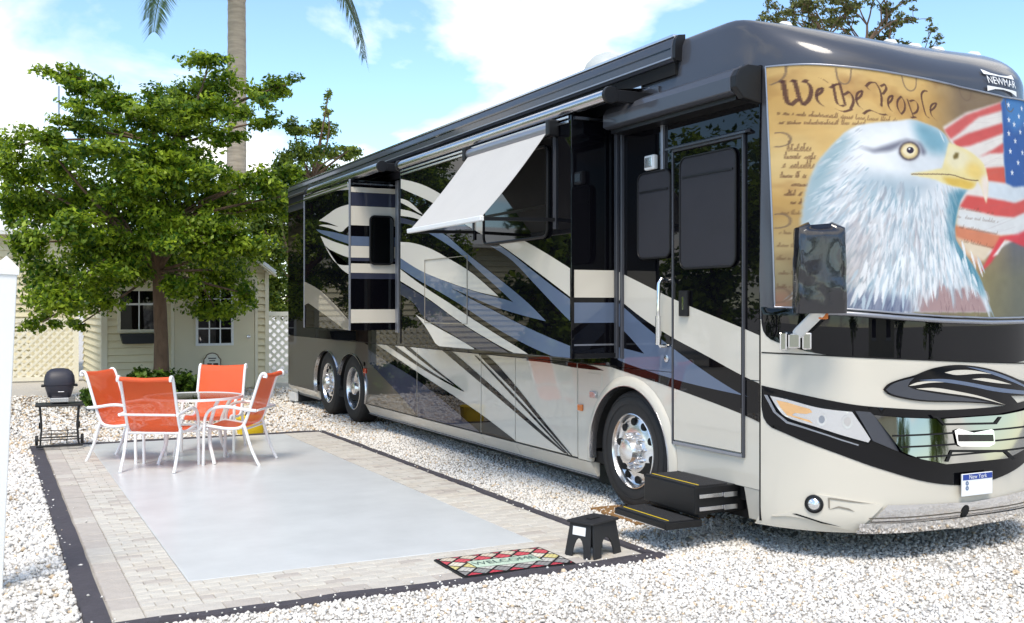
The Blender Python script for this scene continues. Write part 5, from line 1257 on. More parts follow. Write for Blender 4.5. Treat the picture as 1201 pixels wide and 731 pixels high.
# folding step stool
st = empty('step_stool', (3.79, 6.25, DZ), .36, label='small black folding step stool with a white label near the doormat', cat='stool')
MB().extr(rrect(-.155, .155, -.115, .115, .02), lambda a, b, d: (a, b, .235 + d), .018).build('top', 'stool_black', st, world=False, bevel=.005)
MB().box((-.05, -.02, .2535), (.05, .02, .258)).build('grip_slot', 'blackplastic', st, world=False, bevel=.004)
def panel(nm, half, zt, spread_n, axis, s):
    # leg panel with an arched cut-out, leaning outwards
    n = 10; ar_ = [(half * .52 * math.cos(R(a)), .0 + .135 * math.sin(R(a))) for a in np.linspace(180, 0, n)]
    out2 = [(-half * 1.12, 0)] + ar_ + [(half * 1.12, 0), (half * .95, zt), (-half * .95, zt)]
    def f(a, b, d):
        o_ = spread_n + (1 - b / zt) * .03 - d
        return (a, s * o_, b) if axis == 'y' else (s * o_, a, b)
    return MB().extr(out2, f, .012).build(nm, 'stool_black', st, world=False, bevel=.003)
for s in (-1, 1): panel('leg_panel', .135, .233, .100, 'y', s); panel('leg_panel', .094, .233, .142, 'x', s)
lbm = MB(); lbm.add([(-.156, -.055, .155), (-.156, .055, .155), (-.149, .055, .215), (-.149, -.055, .215)], [(0, 1, 2, 3)]); lbm.build('label_sticker', 'plate_white', st, world=False)
# sticker sits on the face towards the camera
st.children[-1].data.transform(Matrix.Translation((-.003, 0, 0)))

st.scale = (1.02, 1.02, .97)
# doormat with a printed lozenge border
def doormat():
    mw, md, nx, ny = .80, .50, 200, 125
    x = np.linspace(0, mw, nx); y = np.linspace(0, md, ny); X, Y = np.meshgrid(x, y, indexing='ij'); C = np.zeros((nx, ny, 3)) + np.array([38, 34, 34])
    cols = np.array([(192, 66, 80), (206, 194, 130), (204, 190, 170), (140, 138, 136), (216, 208, 190), (190, 96, 106), (190, 188, 180), (198, 84, 92)])
    p = .150; u = X / p + Y / p; v = X / p - Y / p; iu = np.floor(u); iv = np.floor(v); fu, fv = u - iu, v - iv
    inl = (fu > .08) & (fu < .92) & (fv > .08) & (fv < .92); k = ((iu * 3 + iv * 5) % 8).astype(int); C[inl] = cols[k[inl]]
    w_ = (np.sin(X * 160) * np.sin(Y * 150) > .55) & inl; C[w_] = C[w_] * .7
    b = (X > .15) & (X < .65) & (Y > .15) & (Y < .34); C[b] = (40, 36, 36); b = (X > .16) & (X < .64) & (Y > .16) & (Y < .33); C[b] = (186, 204, 184)
    e = (X < .012) | (X > mw - .012) | (Y < .012) | (Y > md - .012); C[e] = (30, 28, 28)
    C = C / 255; L = np.where(C <= .04045, C / 12.92, ((C + .055) / 1.055) ** 2.4); L = np.concatenate([L, np.ones((nx, ny, 1))], -1)
    root = empty('doormat', (2.71, 6.03, DZ), .0, label='colourful lozenge-patterned doormat at the near edge of the patio', cat='doormat')
    Z = .016 + .003 * np.sin(X * 9) * np.sin(Y * 7); V = np.stack([X, Y, Z], -1).reshape(-1, 3); idx = np.arange(nx * ny).reshape(nx, ny)
    Fq = np.stack([idx[:-1, :-1], idx[1:, :-1], idx[1:, 1:], idx[:-1, 1:]], -1).reshape(-1, 4)
    npmesh('pile', V, Fq, 'mat_print', parent=root, attrs={'print': ('FLOAT_COLOR', L.reshape(-1, 4))})
    MB().box((-.006, -.006, .0), (mw + .006, md + .006, .012)).build('backing', 'rubber', root, world=False)
    tm = text_mesh('lettering', 'WELCOME', .105, lambda a, b: (2.71 + .40 + a * .92, 6.03 + .245 + b, DZ + .0215), 'print_dark', root)
doormat()
# levelling boards under the tyres
for (yc, x0, x1, lb) in ((FWY - .1, XB - .24, XB + .5, 'wooden board under the front tyre of the motorhome'), (DWY, XB - .1, XB + .5, 'wooden board under the forward of the two rear tyres'), (TWY, XB - .06, XB + .5, 'wooden board under the rearmost tyre')):
    tag(MB().box((x0, yc - .42, 0), (x1, yc + .36, .018)).build('levelling_board', 'wood', loc=((x0 + x1) / 2, yc, 0), bevel=.003), lb, 'board', 'boards under the tyres')

# ------------------------------------------------------------------ white vinyl post at the left edge
vp = empty('fence_post', (0.02, 7.11, 0), label='leaning white vinyl post with a pyramid cap at the left edge', cat='post'); vp.rotation_euler = (0, R(2.4), -.02)
MB().box((-.064, -.064, 0), (.064, .064, 1.95)).build('shaft', 'white_plastic', vp, world=False, bevel=.006)
MB().add([(-.074, -.074, 1.945), (.074, -.074, 1.945), (.074, .074, 1.945), (-.074, .074, 1.945), (-.074, -.074, 1.985), (.074, -.074, 1.985), (.074, .074, 1.985), (-.074, .074, 1.985), (0, 0, 2.06)],
         [(0, 1, 2, 3), (0, 1, 5, 4), (1, 2, 6, 5), (2, 3, 7, 6), (3, 0, 4, 7), (4, 5, 8), (5, 6, 8), (6, 7, 8), (7, 4, 8)]).build('cap', 'white_plastic', vp, world=False)

# ------------------------------------------------------------------ shed, house, lattice
SHY, SX0_, SX1_ = 22.0, 2.03, 5.30
shed = empty('garden_shed', ((SX0_ + SX1_) / 2, 24, 0), label='cream lap-sided shed with a windowed door behind the tree', cat='shed')
def siding(parent, a0, a1, z0, z1, fn, mat='siding_grey', h=.145, gable=None):
    z = z0
    while z < z1 - .01:
        zt = min(z + h, z1) - .018; lo, hi = a0, a1
        if gable:
            lo, hi = gable(zt); 
            if hi - lo < .1: break
        MB().add([fn(lo, z, .042), fn(hi, z, .042), fn(hi, zt + .005, .006), fn(lo, zt + .005, .006), fn(lo, z, 0), fn(hi, z, 0), fn(hi, zt + .005, 0), fn(lo, zt + .005, 0)],
                 [(0, 1, 2, 3), (0, 1, 5, 4), (1, 2, 6, 5), (3, 0, 4, 7), (2, 3, 7, 6)]).build('board', mat, parent)
        z += h
front = lambda a, b, d: (a, SHY - d, b)
MB().box((SX0_ + .02, SHY + .01, 0), (SX1_ - .02, 26.6, 2.5)).build('walls', 'siding_grey', shed)
siding(shed, SX0_ + .09, 3.36, .05, 2.45, front); siding(shed, 5.06, SX1_ - .06, .05, 2.45, front)
siding(shed, 3.36, 5.06, 2.33, 2.45, front)
AX = 3.66; AZ = 3.72; gab = lambda z: (AX - (AX - SX0_) * (AZ - z) / (AZ - 2.5), AX + (SX1_ - AX) * (AZ - z) / (AZ - 2.5))
MB().extr([(SX0_, 2.46), (SX1_, 2.46), (AX, AZ)], lambda a, b, d: (a, SHY + .012 + d, b), 4.5).build('gable', 'siding_grey', shed)
siding(shed, 0, 0, 2.46, 3.6, front, gable=lambda z: gab(z))
siding(shed, SHY + .08, 26.55, .05, 2.45, lambda a, b, d: (SX0_ + .02 - d, a, b), 'siding')
MB().box((SX0_ - .02, SHY - .04, 0), (SX0_ + .09, SHY + .10, 2.46)).build('corner_trim', 'trim', shed)
MB().box((SX1_ - .06, SHY - .04, 0), (SX1_ + .02, SHY + .10, 2.46)).build('corner_trim', 'trim', shed)
for s in (-1, 1):
    xe = SX0_ - .14 if s < 0 else SX1_ + .14; ze = AZ + .03 - (AZ - 2.5) / ((AX - SX0_) if s < 0 else (SX1_ - AX)) * abs(xe - AX)
    rf = MB().add([(AX, SHY - .16, AZ + .07), (xe, SHY - .16, ze + .04), (xe, 26.7, ze + .04), (AX, 26.7, AZ + .07), (AX, SHY - .16, AZ + .02), (xe, SHY - .16, ze), (xe, 26.7, ze), (AX, 26.7, AZ + .02)],
             [(0, 1, 2, 3), (4, 5, 6, 7), (0, 1, 5, 4), (1, 2, 6, 5), (2, 3, 7, 6), (3, 0, 4, 7)]).build('roof', 'roof_white', shed)
    for k in range(10):
        y = SHY - .10 + k * .5; MB().bar((AX, y, AZ + .08), (xe, y, ze + .05), .06, .03, up=(0, 1, 0)).build('roof_rib', 'roof_white', rf)
    MB().bar((AX, SHY - .175, AZ - .02), (xe, SHY - .175, ze - .05), .03, .14, up=(0, -1, 0)).build('rake_board', 'trim', shed)
dr = MB().box((3.40, SHY - .035, .04), (5.02, SHY + .005, 2.30)).build('door', 'door_paint', shed, bevel=.004)
MB().box((3.33, SHY - .05, .0), (3.395, SHY, 2.36)).box((5.025, SHY - .05, .0), (5.085, SHY, 2.36)).box((3.395, SHY - .05, 2.305), (5.025, SHY, 2.36)).build('door_trim', 'trim', shed)
a0, a1 = onY(232, 400, SHY).x, onY(270.5, 400, SHY).x; z0, z1 = .98, 2.20
MB().box((a0, SHY - .042, z0), (a1, SHY - .036, z1)).build('window', 'glass', dr)
wf = MB().box((a0 - .05, SHY - .06, z0 - .05), (a0, SHY - .034, z1 + .05)).box((a1, SHY - .06, z0 - .05), (a1 + .05, SHY - .034, z1 + .05)).box((a0, SHY - .06, z1), (a1, SHY - .034, z1 + .05)).box((a0, SHY - .06, z0 - .05), (a1, SHY - .034, z0))
wf.build('window_frame', 'white_plastic', dr)
for k in (1, 2): x = a0 + (a1 - a0) * k / 3; MB().box((x - .013, SHY - .056, z0), (x + .013, SHY - .0425, z1)).build('glazing_bar', 'white_plastic', dr)
for k in (1, 2, 3): z = z0 + (z1 - z0) * k / 4; MB().box((a0, SHY - .058, z - .013), (a1, SHY - .0565, z + .013)).build('glazing_bar', 'white_plastic', dr)
kp = onY(291, 395, SHY - .05); MB().lathe([(0, .02), (.03, .02), (.045, .04), (.075, .035), (.085, .001)], (kp.x, SHY - .035, kp.z), (0, -1, 0), 14).build('knob', 'silver', dr, smooth=50)
w0, w1 = onY(141, 360, SHY).x, onY(184, 360, SHY).x; z0, z1 = 1.28, 2.05
wi = MB().box((w0, SHY - .05, z0), (w1, SHY - .03, z1)).build('window', 'glass', shed)
MB().box((w0 - .06, SHY - .07, z0 - .06), (w0, SHY - .02, z1 + .06)).box((w1, SHY - .07, z0 - .06), (w1 + .06, SHY - .02, z1 + .06)).box((w0, SHY - .07, z1), (w1, SHY - .02, z1 + .06)).box((w0, SHY - .07, z0 - .06), (w1, SHY - .02, z0)).build('window_frame', 'trim', wi)
MB().box((w0, SHY - .065, (z0 + z1) / 2 + .1), (w1, SHY - .051, (z0 + z1) / 2 + .14)).box(((w0 + w1) / 2 - .012, SHY - .06, z0), ((w0 + w1) / 2 + .012, SHY - .0515, z1)).build('glazing_bar', 'white_plastic', wi)
tag(MB().extr([(w0 - .02, 1.20), (w1 + .02, 1.20), (w1 - .03, 1.00), (w0 + .03, 1.00)], lambda a, b, d: (a, SHY - .26 + d, b), .22).build('planter_box', 'black_steel', loc=((w0 + w1) / 2, SHY - .15, 1.0), bevel=.008), 'black window box below the shed window, half hidden by the trunk', 'planter')
sp = onY(249, 425, SHY - .08)
so = empty('door_sign', (sp.x, SHY - .07, sp.z - .2), label='small cream arched sign with a dark motif on the shed door', cat='sign')
so_out = [(-.17, 0), (.17, 0), (.17, .26), (.13, .30)] + [(.13 * math.cos(R(a)), .30 + .09 * math.sin(R(a))) for a in (30, 60, 90, 120, 150)] + [(-.13, .30), (-.17, .26)]
MB().extr([(a * 1.0, b) for a, b in so_out], lambda a, b, d: (a, -.0 + d, b), .02).build('board', 'lattice', so, world=False)
MB().tube([(a, -.004, b) for a, b in so_out + so_out[:1]], .010, 6, False).build('border', 'bark', so, world=False)
for (a, b, w, h) in ((-.1, .13, .09, .05), (.02, .12, .1, .06), (-.11, .06, .22, .03), (-.06, .22, .12, .02), (-.08, .27, .16, .02)): MB().box((a, -.004, b), (a + w, -.001, b + h)).build('motif', 'black_steel', so, world=False, bevel=.008)

def lattice(name, label, x0, x1, Y, z0, z1, p=.18, w=.052, group='white lattice panels'):
    root = empty(name, ((x0 + x1) / 2, Y, 0), label=label, cat='lattice', group=group)
    H = z1 - z0
    for s in (1, -1):
        k = -int(H / p) - 1
        while x0 + k * p < x1 + H:
            # slat from (xs, z0) rising to the right (s=1) or left
            if s == 1: A, B = [x0 + k * p, z0], [x0 + k * p + H, z1]
            else: A, B = [x0 + k * p + H, z0], [x0 + k * p, z1]
            def cutx(P, Q, xv): t_ = (xv - P[0]) / (Q[0] - P[0]); return [xv, P[1] + (Q[1] - P[1]) * t_]
            lo, hi = (A, B) if A[0] < B[0] else (B, A)
            if hi[0] > x0 + .05 and lo[0] < x1 - .05:
                if lo[0] < x0: lo = cutx(lo, hi, x0)
                if hi[0] > x1: hi = cutx(lo, hi, x1)
                if math.hypot(hi[0] - lo[0], hi[1] - lo[1]) > .08: MB().bar((lo[0], Y - s * .006, lo[1]), (hi[0], Y - s * .006, hi[1]), w, .011, up=(0, 1, 0)).build('slat', 'lattice', root)
            k += 1
    for z in (z0, z1): MB().box((x0 - .03, Y - .03, z - .045), (x1 + .03, Y + .03, z + .045)).build('rail', 'lattice', root)
    for x in (x0, x1): MB().box((x - .05, Y - .045, 0), (x + .05, Y + .045, z1 + .08)).build('post', 'lattice', root)
lattice('lattice_panel', 'white lattice between the shed and the rear of the motorhome', SX1_ + .10, 8.2, 22.6, .12, 1.58)
lattice('lattice_panel', 'cream lattice behind the grill at the left of the shed', -.1, 1.85, 26.2, .08, 1.42)
lattice('lattice_panel', 'cream lattice seen beside the white post at the far left', -2.2, -.2, 26.2, .08, 1.42)
hs = empty('house', (-2, 30, 0), label='pale yellow lap-sided house behind the lattice at the far left', cat='house')
MB().box((-9, 27.8, 0), (1.95, 33, 3.6)).build('walls', 'siding', hs)
siding(hs, -9, 1.95, .05, 3.6, lambda a, b, d: (a, 27.8 - d, b), 'siding', .16)
MB().add([(-9.4, 27.4, 3.55), (2.3, 27.4, 3.55), (2.3, 30.4, 4.3), (-9.4, 30.4, 4.3), (2.3, 33.4, 3.55), (-9.4, 33.4, 3.55), (-9.4, 27.4, 3.45), (2.3, 27.4, 3.45)], [(0, 1, 2, 3), (3, 2, 4, 5), (6, 7, 1, 0), (1, 4, 2), (0, 3, 5)]).build('roof', 'roof_white', hs)
MB().box((.95, 27.72, .1), (1.95, 27.77, 2.2)).build('side_panel', 'siding', hs)
am = onY(69, 134, 60); tag(MB().tube([(am.x, 60, 0), (am.x, 60, onY(69, 101, 60).z)], [.09, .05], 6).build('antenna_mast', 'satin', loc=(am.x, 60, 0)), 'thin grey mast rising behind the tree at upper left', 'mast')
tag(MB().box((1.0, 19.3, 0), (1.35, 19.7, .2)).build('concrete_block', 'concrete', loc=(1.17, 19.5, 0), bevel=.01), 'grey concrete block on the gravel behind the grill', 'block')

# ------------------------------------------------------------------ trees and plants
def leaves(clumps, n_per, size, aspect=.5, shell=.55, up=.5, rng=RNG):
    Ps, Ns, sh = [], [], []
    for (c, r, k) in clumps:
        n = int(n_per * k)
        if n < 1: continue
        d = rng.normal(size=(n, 3)); d /= np.linalg.norm(d, axis=1, keepdims=True); rad = rng.random((n, 1)) ** (1 / 3) * (1 - shell) + shell * rng.random((n, 1)) ** .35
        # sub-tufts give the clump an uneven edge
        tuft = rng.normal(size=(max(7, n // 60), 3)); tuft /= np.linalg.norm(tuft, axis=1, keepdims=True); j = rng.integers(0, len(tuft), n)
        mixd = d * .36 + tuft[j] * .86 * (.55 + .6 * rng.random(len(tuft)))[j][:, None]
        P = np.array(c) + mixd * rad * np.array(r); Ps.append(P)
        nn = mixd * .6 + rng.normal(size=(n, 3)) * .55 + np.array([0, 0, up]); Ns.append(nn / np.linalg.norm(nn, axis=1, keepdims=True))
        sh.append(np.clip(.42 + .25 * rng.normal(size=n) + .55 * (rng.random(len(tuft))[j] - .5), 0, 1))
    P, Nn, S = np.concatenate(Ps), np.concatenate(Ns), np.concatenate(sh); n = len(P)
    t = rng.normal(size=(n, 3)); t -= Nn * (t * Nn).sum(1, keepdims=True); t /= np.linalg.norm(t, axis=1, keepdims=True); b = np.cross(Nn, t)
    L = size * rng.uniform(.6, 1.25, (n, 1)); W = L * aspect
    V = np.stack([P - t * L / 2, P + b * W / 2 - Nn * L * .06, P + t * L / 2, P - b * W / 2 - Nn * L * .06], 1).reshape(-1, 3)
    F = np.arange(n * 4).reshape(n, 4); return V, F, np.repeat(S, 4)
def crown(parent, clumps, n_per, size, mat, loc, **kw):
    V, F, S = leaves(clumps, n_per, size, **kw); o = npmesh('crown', V - np.array(loc), F, mat, parent=parent, attrs={'lc': ('FLOAT', S)}); return o
def limb(m, p, q_, r0, r1, bend=.15, n=6):
    p, q_ = Vector(p), Vector(q_); k = (q_ - p).length; off = Vector((random.uniform(-1, 1), random.uniform(-1, 1), random.uniform(.0, .8))) * k * bend
    m.tube([p.lerp(q_, i / n) + off * math.sin(math.pi * i / n) for i in range(n + 1)], [r0 + (r1 - r0) * i / n for i in range(n + 1)], 7)

# main shade tree
TY = 20.3; tb = onY(188, 440, TY); tb.z = 0
tree = empty('shade_tree', tb, label='spreading green shade tree with layered foliage in front of the shed', cat='tree')
cl_px = [(245, 72, 36, 12), (262, 98, 42, 20), (335, 100, 28, 14), (310, 108, 26, 12), (70, 84, 36, 12), (100, 100, 34, 14), (125, 118, 34, 16), (14, 172, 17, 26), (48, 160, 28, 14), (85, 150, 35, 14), (125, 150, 40, 15), (190, 118, 34, 20),
         (225, 112, 34, 20), (215, 148, 46, 18), (280, 130, 34, 16), (312, 142, 26, 12), (150, 190, 52, 22), (70, 195, 44, 22), (225, 188, 46, 20), (190, 205, 48, 26), (55, 235, 42, 30), (38, 285, 24, 28), (60, 322, 34, 30), (110, 235, 58, 34), (118, 292, 50, 34), (72, 350, 40, 26),
         (50, 378, 22, 12), (108, 348, 38, 20), (168, 250, 58, 36), (186, 306, 46, 26), (230, 230, 58, 28), (275, 240, 48, 28), (305, 212, 40, 22), (322, 240, 30, 22), (335, 205, 22, 18), (258, 318, 44, 34), (252, 362, 40, 17), (236, 285, 46, 28), (290, 285, 34, 22), (214, 338, 28, 20), (88, 384, 12, 12), (20, 205, 26, 30), (20, 240, 20, 30), (345, 228, 18, 26), (150, 320, 30, 20), (290, 345, 14, 24)]
fill_px = [(215, 215, 36, 18), (150, 225, 38, 20), (195, 255, 34, 20), (90, 265, 38, 22), (255, 262, 36, 18), (205, 285, 30, 18), (120, 325, 34, 16), (250, 205, 38, 16), (150, 132, 34, 16), (175, 148, 34, 16), (205, 130, 32, 16), (245, 128, 36, 16), (110, 175, 40, 18), (190, 178, 40, 18), (265, 160, 34, 14), (60, 175, 30, 16), (165, 205, 40, 20), (100, 125, 30, 12), (300, 118, 24, 10), (170, 290, 30, 20)]
cl = []; rs = random.Random(3)
for i, (x, y, rx, ry) in enumerate(cl_px):
    yy = TY + rs.uniform(-1.7, 1.1) * (1.0 if y > 150 else .6); c = onY(x, y, yy); k = yy / 1220 * 1.06
    rx_, rz_ = rx * k, ry * k; cl.append((tuple(c), (rx_, max(.5, min(1.3, rx_ * .9)), rz_), (rx * ry) / 900))
big = cl[:]
for (x, y, rx, ry) in fill_px:
    yy = TY - rs.uniform(.9, 1.7); c = onY(x, y, yy); k = yy / 1220 * 1.06; cl.append((tuple(c), (rx * k, .6, ry * k), rx * ry / 1000))
V, F, S = leaves(cl, 1450, .11, .5)
npmesh('crown', V - np.array(tb), F, 'leaf', parent=tree, attrs={'lc': ('FLOAT', S)})
m = MB(); fork = onY(186, 318, TY); fork2 = onY(195, 240, TY + .2)
m.tube([(tb.x, tb.y, 0), (tb.x + .02, tb.y, .5), onY(189, 395, TY), onY(187, 345, TY), fork], [.20, .145, .125, .12, .11], 10)
for tgt, r in ((onY(158, 285, TY - .4), .075), (onY(200, 260, TY + .1), .09), (onY(235, 270, TY - .3), .06), (onY(120, 255, TY + .4), .05), (onY(270, 250, TY + .2), .055), (onY(195, 175, TY + .1), .08)): limb(m, fork, tgt, r, r * .55)
hub1, hub2, hub3 = onY(158, 285, TY - .4), onY(200, 260, TY + .1), onY(195, 175, TY + .1)
for (c, r, k) in big:
    h_ = min((hub1, hub2, hub3, fork), key=lambda q__: (q__ - Vector(c)).length + (0 if q__.z < c[2] + .2 else .7)); limb(m, h_, c, .035, .012, .12)
m.build('trunk', 'bark', tree, smooth=60)

# paler tree behind the motorhome's tail, and others
def simple_tree(name, label, px_list, Y, mat, n_per, size, trunk_px, r=.12, **kw):
    b_ = onY(trunk_px[0], 300, Y); b_.z = 0; o = empty(name, b_, label=label, cat='tree'); cc = []
    for (x, y, rx, ry) in px_list:
        yy = Y + rs.uniform(-.8, .8); c = onY(x, y, yy); k = yy / 1220 * 1.08; cc.append((tuple(c), (rx * k, max(.5, rx * k * .8), ry * k), rx * ry / 900))
    V, F, S = leaves(cc, n_per, size, .5, **kw); npmesh('crown', V - np.array(b_), F, mat, parent=o, attrs={'lc': ('FLOAT', S)})
    m_ = MB(); tp = onY(trunk_px[0], trunk_px[1], Y); m_.tube([b_, b_.lerp(tp, .5) + Vector((.08, 0, 0)), tp], [r, r * .8, r * .6], 8)
    for (c, _, _) in cc: limb(m_, tp, c, r * .35, r * .1, .12)
    m_.build('trunk', 'bark', o, smooth=60); return o
simple_tree('leafy_tree', 'pale yellow-green tree rising behind the tail of the motorhome', [(378, 150, 26, 14), (400, 182, 26, 14), (360, 178, 30, 18), (385, 200, 24, 14), (345, 150, 22, 12), (410, 176, 14, 8), (385, 112, 4, 10), (384, 128, 5, 10), (350, 205, 30, 20), (335, 190, 20, 16)], 27.0, 'leaf_bright', 2000, .12, (365, 210))
simple_tree('leafy_tree', 'bright green bushy tree between the shed and the motorhome', [(322, 265, 26, 24), (318, 300, 22, 26), (330, 235, 26, 22), (322, 335, 22, 24), (345, 280, 26, 30), (350, 330, 24, 30), (300, 262, 20, 20), (380, 260, 34, 30), (318, 352, 20, 18), (332, 362, 20, 16), (312, 322, 16, 20)], 26.0, 'leaf_bright', 2600, .12, (352, 345))
def shrub(label, px, py, w, h, Y, n, mat='leaf_shrub'):
    b_ = onY(px, py, Y); b_.z = 0; o = empty('shrub', b_, label=label, cat='shrub', group='low shrubs at the foot of the tree')
    cc = [((b_.x + rs.uniform(-w, w) * .6, Y + rs.uniform(-.2, .2), h * rs.uniform(.35, .7)), (w * .5, .3, h * .4), 1) for _ in range(7)]
    V, F, S = leaves(cc, n / 7, .10, .6, up=.7); npmesh('foliage', V - np.array(b_), F, mat, parent=o, attrs={'lc': ('FLOAT', S)})
    m_ = MB()
    for c, _, _ in cc: m_.tube([(b_.x, Y, 0), c], [.015, .006], 5)
    m_.build('stem', 'bark', o)
shrub('low green shrub behind the left orange chair', 150, 450, .45, .62, 19.6, 2600)
shrub('low green shrub around the foot of the tree trunk', 192, 450, .5, .62, 19.4, 2800)
shrub('low green shrub at the left of the shed door', 222, 450, .4, .60, 19.7, 2200)
shrub('small dark shrub beside the grill', 112, 455, .25, .45, 18.6, 1100)

# palm
PLY = 23.5; pb = onY(272, 300, PLY); pb.z = 0; ptop = onY(277, -38, PLY)
palm = empty('palm_tree', pb, label='tall palm with a pale ringed trunk and drooping fronds above the tree', cat='palm')
m = MB(); rings = []
for i in range(60):
    t = i / 59; p = pb.lerp(ptop, t); rings.append((p + Vector((.05 * math.sin(t * 3), 0, 0)), (.24 - .05 * t) * (1.02 if i % 2 else .985) * (1.12 if t > .93 else 1)))
m.tube([p for p, _ in rings], [r for _, r in rings], 14).build('trunk', 'palm_bark', palm, smooth=70)
MB().tube([ptop, ptop + Vector((0, 0, 1.2))], [.2, .12], 12).build('crownshaft', 'leaf_palm', palm, smooth=60)
def frond(base, az, length, rise, droop, nleaf=46, ex=2.4):
    d = Vector((math.cos(az), math.sin(az), 0)); pts = []
    for i in range(15):
        t = i / 14; pts.append(base + d * length * (t * .95 - .25 * t ** 3) + Vector((0, 0, rise * t * length * 1.3 - droop * length * t ** ex)))
    m_ = MB().tube(pts, [.035 * (1 - i / 15) + .005 for i in range(15)], 5); fv = []; ff = []; sc = []
    for i in range(nleaf):
        t = .12 + .88 * i / nleaf; k = t * 14; j = min(int(k), 13); p = pts[j].lerp(pts[j + 1], k - j); tg = (pts[j + 1] - pts[j]).normalized(); sd_ = tg.cross(Vector((0, 0, 1)))
        sd_ = sd_.normalized() if sd_.length > .05 else Vector((-d.y, d.x, 0)); L = length * .25 * math.sin(math.pi * (.12 + .80 * t)) + .15
        for s in (-1, 1):
            e = p + (sd_ * s * 1.15 + tg * .7 + Vector((random.uniform(-.1, .1), random.uniform(-.1, .1), -.35))).normalized() * L; mid_ = p.lerp(e, .45) + Vector((0, 0, .04)); w_ = (tg + sd_ * .6 * s).normalized() * .034
            n0 = len(fv); fv += [tuple(p), tuple(mid_ + w_), tuple(e), tuple(mid_ - w_)]; ff.append((n0, n0 + 1, n0 + 2, n0 + 3)); sc += [random.uniform(.1, .9)] * 4
    n0 = len(fv); fv += m_.v; ff4 = [tuple(a + n0 for a in f) for f in m_.f if len(f) == 4]; sc += [.4] * len(m_.v)
    npmesh('frond', np.array(fv) - np.array(pb), np.array(ff + ff4), 'leaf_palm', parent=palm, attrs={'lc': ('FLOAT', sc)})
cb = ptop + Vector((0, 0, 1.15)); RA_ = math.atan2(RT[1], RT[0])
for k in range(13):
    az = RA_ + .35 + 2 * math.pi * k / 13; away = math.cos(az - RA_)
    frond(cb, az, rs.uniform(3.0, 3.6), .42, .62 + .1 * rs.random())
frond(cb, RA_ - .12, 4.2, .2, 1.04, 200, 1.5); frond(cb, RA_ + .06, 4.0, .25, 1.0, 150, 1.6); frond(cb, RA_ + math.pi + 1.08, 3.4, .15, 1.12, 200, 1.6); frond(cb, RA_ + math.pi + .92, 3.2, .15, 1.06, 150, 1.6)

# sparse tree far beyond the motorhome's roof
BY = 24.0
bt0 = onY(1010, 60, BY); bt = Vector((bt0.x, BY, 0)); sparse = empty('sparse_tree', bt, label='thin-leaved tree with bare branches showing above the motorhome roof', cat='tree')
m = MB(); tips = []
def grow(p, d, L, r, dep):
    q_ = p + d * L; m.tube([p, p.lerp(q_, .5) + Vector((rs.uniform(-.06, .06), rs.uniform(-.06, .06), rs.uniform(-.03, .05))) * L, q_], [r, r * .85, r * .7], 6)
    if dep == 0: tips.append(q_); return
    if dep <= 2: tips.append(q_)
    for _ in range(rs.choice((2, 3, 3))):
        nd = (d + Vector((rs.uniform(-.9, .9), rs.uniform(-.6, .6), rs.uniform(-.35, .5)))).normalized(); grow(q_, nd, L * rs.uniform(.62, .85), r * .62, dep - 1)
ft = Vector((bt.x, BY, onY(1010, 75, BY).z - .6)); m.tube([bt, bt.lerp(ft, .5), ft], [.22, .18, .13], 8)
for dx in (-1.0, -.45, .1, .6, 1.1): grow(ft, Vector((dx, rs.uniform(-.3, .3), .55)).normalized(), 1.25, .075, 4)
m.build('trunk', 'bark', sparse, smooth=60)
V, F, S = leaves([(tuple(q_), (.22, .22, .12), 1) for q_ in tips], 34, .11, .55); npmesh('crown', V - np.array(bt), F, 'leaf_dry', parent=sparse, attrs={'lc': ('FLOAT', S)})

# trees beyond the left edge of the picture and behind the photographer, seen only in the paintwork
def off_tree(x, y, h, w, lb, mat='leaf'):
    o = empty('leafy_tree', (x, y, 0), label=lb, cat='tree', group='trees mirrored in the paintwork'); cc = []
    for k in range(16):
        a = rs.uniform(0, 6.28); q_ = rs.uniform(.1, .75) * w; cc.append(((x + q_ * math.cos(a), y + q_ * math.sin(a), h * rs.uniform(.16, .9)), (w * .42, w * .42, h * .16), 1))
    V, F, S = leaves(cc, 420, .26, .6); npmesh('crown', V - np.array((x, y, 0)), F, mat, parent=o, attrs={'lc': ('FLOAT', S)})
    m_ = MB().tube([(x, y, 0), (x + .1, y, h * .5)], [.22, .12], 8)
    for c, _, _ in cc[:8]: limb(m_, (x + .1, y, h * .45), c, .07, .02)
    m_.build('trunk', 'bark', o, smooth=60)
for (x, y, h, w, wh) in ((-3.6, 22, 5.5, 2.0, 'short round tree just left of the lattice'), (-4.5, 36, 8.5, 3.4, 'tall tree behind the pale yellow house'), (-9.5, 33, 9, 3.6, 'tallest tree left of the pale yellow house'), (-9, 24, 7.5, 3.2, 'tree in front of the pale yellow house'), (-15, 28, 8.5, 3.8, 'widest tree far left of the house'), (-13, 17, 8, 3.4, 'tree level with the end of the patio'), (-17, 8, 8, 3.6, 'farthest tree level with the doormat'), (-12, 0, 7, 3.0, 'tree directly left of the photographer')):
    off_tree(x, y, h, w, wh + ', mirrored in the motorhome side')
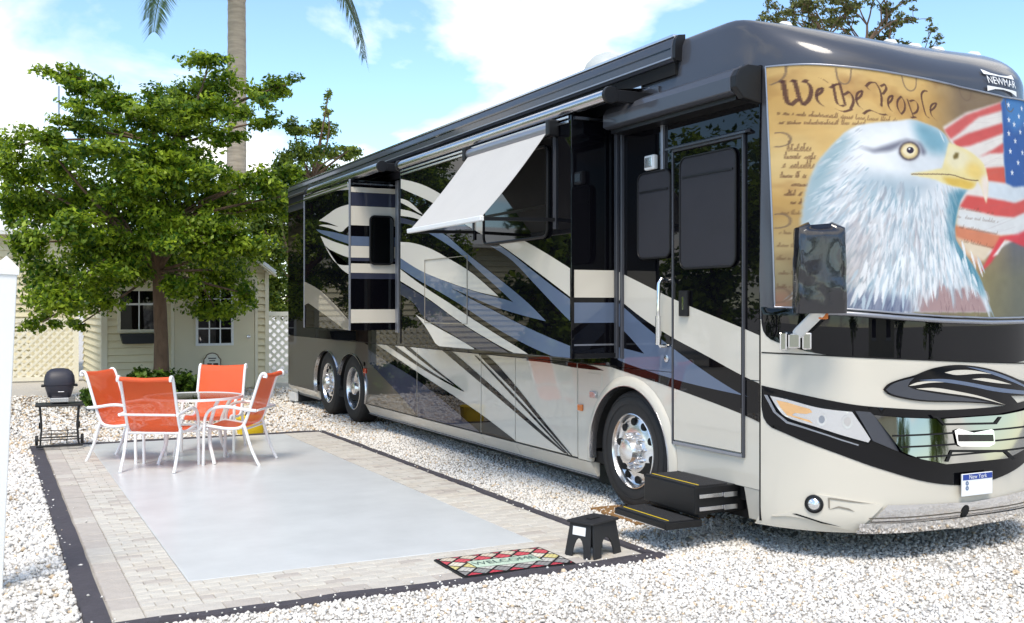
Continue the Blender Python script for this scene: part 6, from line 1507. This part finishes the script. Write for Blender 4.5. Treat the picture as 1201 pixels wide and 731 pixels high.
for (x, y, h, w, wh) in ((-3, -15, 7, 3.0, 'green tree left of the house'), (4, -22, 8, 3.4, 'green tree behind the house'), (13, -16, 7.5, 3.2, 'green tree beside the house'), (20, -13, 8, 3.4, 'green tree farthest right')):
    off_tree(x, y, h, w, wh + ' behind the photographer, mirrored in the grille', 'leaf')

nb = empty('house', (7, -16, 0), label='cream gabled house behind the photographer, mirrored in the grille', cat='house')
MB().box((3, -19, 0), (10.5, -13.5, 3.0)).build('walls', 'siding', nb)
MB().add([(2.6, -13.1, 2.95), (10.9, -13.1, 2.95), (10.9, -19.4, 2.95), (2.6, -19.4, 2.95), (2.6, -16.25, 4.9), (10.9, -16.25, 4.9)], [(0, 1, 5, 4), (2, 3, 4, 5), (1, 2, 5), (3, 0, 4)]).build('roof', 'taupe_light', nb)
for x in (4.0, 8.2): w_ = MB().box((x, -13.52, 1.0), (x + 1.2, -13.46, 2.2)).build('window', 'glass', nb); MB().box((x - .08, -13.53, .92), (x + 1.28, -13.47, .998)).build('window_sill', 'white_plastic', w_)
MB().box((6.2, -13.52, 0.02), (7.2, -13.46, 2.1)).build('door', 'door_paint', nb)

for (x, y, h, w, wh) in ((21, 9, 6.5, 3.0, 'round green tree nearest the front on the far side of the motorhome'), (19, 22, 8.5, 3.6, 'large green tree in the middle on the far side of the motorhome'), (15, 32, 8, 3.4, 'tall green tree behind the tail on the far side of the motorhome'), (27, 6, 7.5, 3.4, 'green tree farthest off on the far side of the motorhome')):
    off_tree(x, y, h, w, wh)

# dry leaf litter under the shade tree
leafmat('leaf_brown', (0.05, 0.03, 0.014), (0.24, 0.15, 0.07), 0.2)
n_ = 2600; lx = RNG.uniform(-1.2, 5.4, n_); ly = 14.6 + (21.8 - 14.6) * RNG.random(n_) ** .6
lcl = [((x, y, .028), (.02, .02, .004), 1) for x, y in zip(lx, ly)]
V, F, S = leaves(lcl, 1, .085, .5, up=3.0); lt = npmesh('leaf_litter', V, F, 'leaf_brown', attrs={'lc': ('FLOAT', S)})
tag(lt, 'dry brown leaves scattered over the gravel under the tree', 'leaves', kind='stuff')
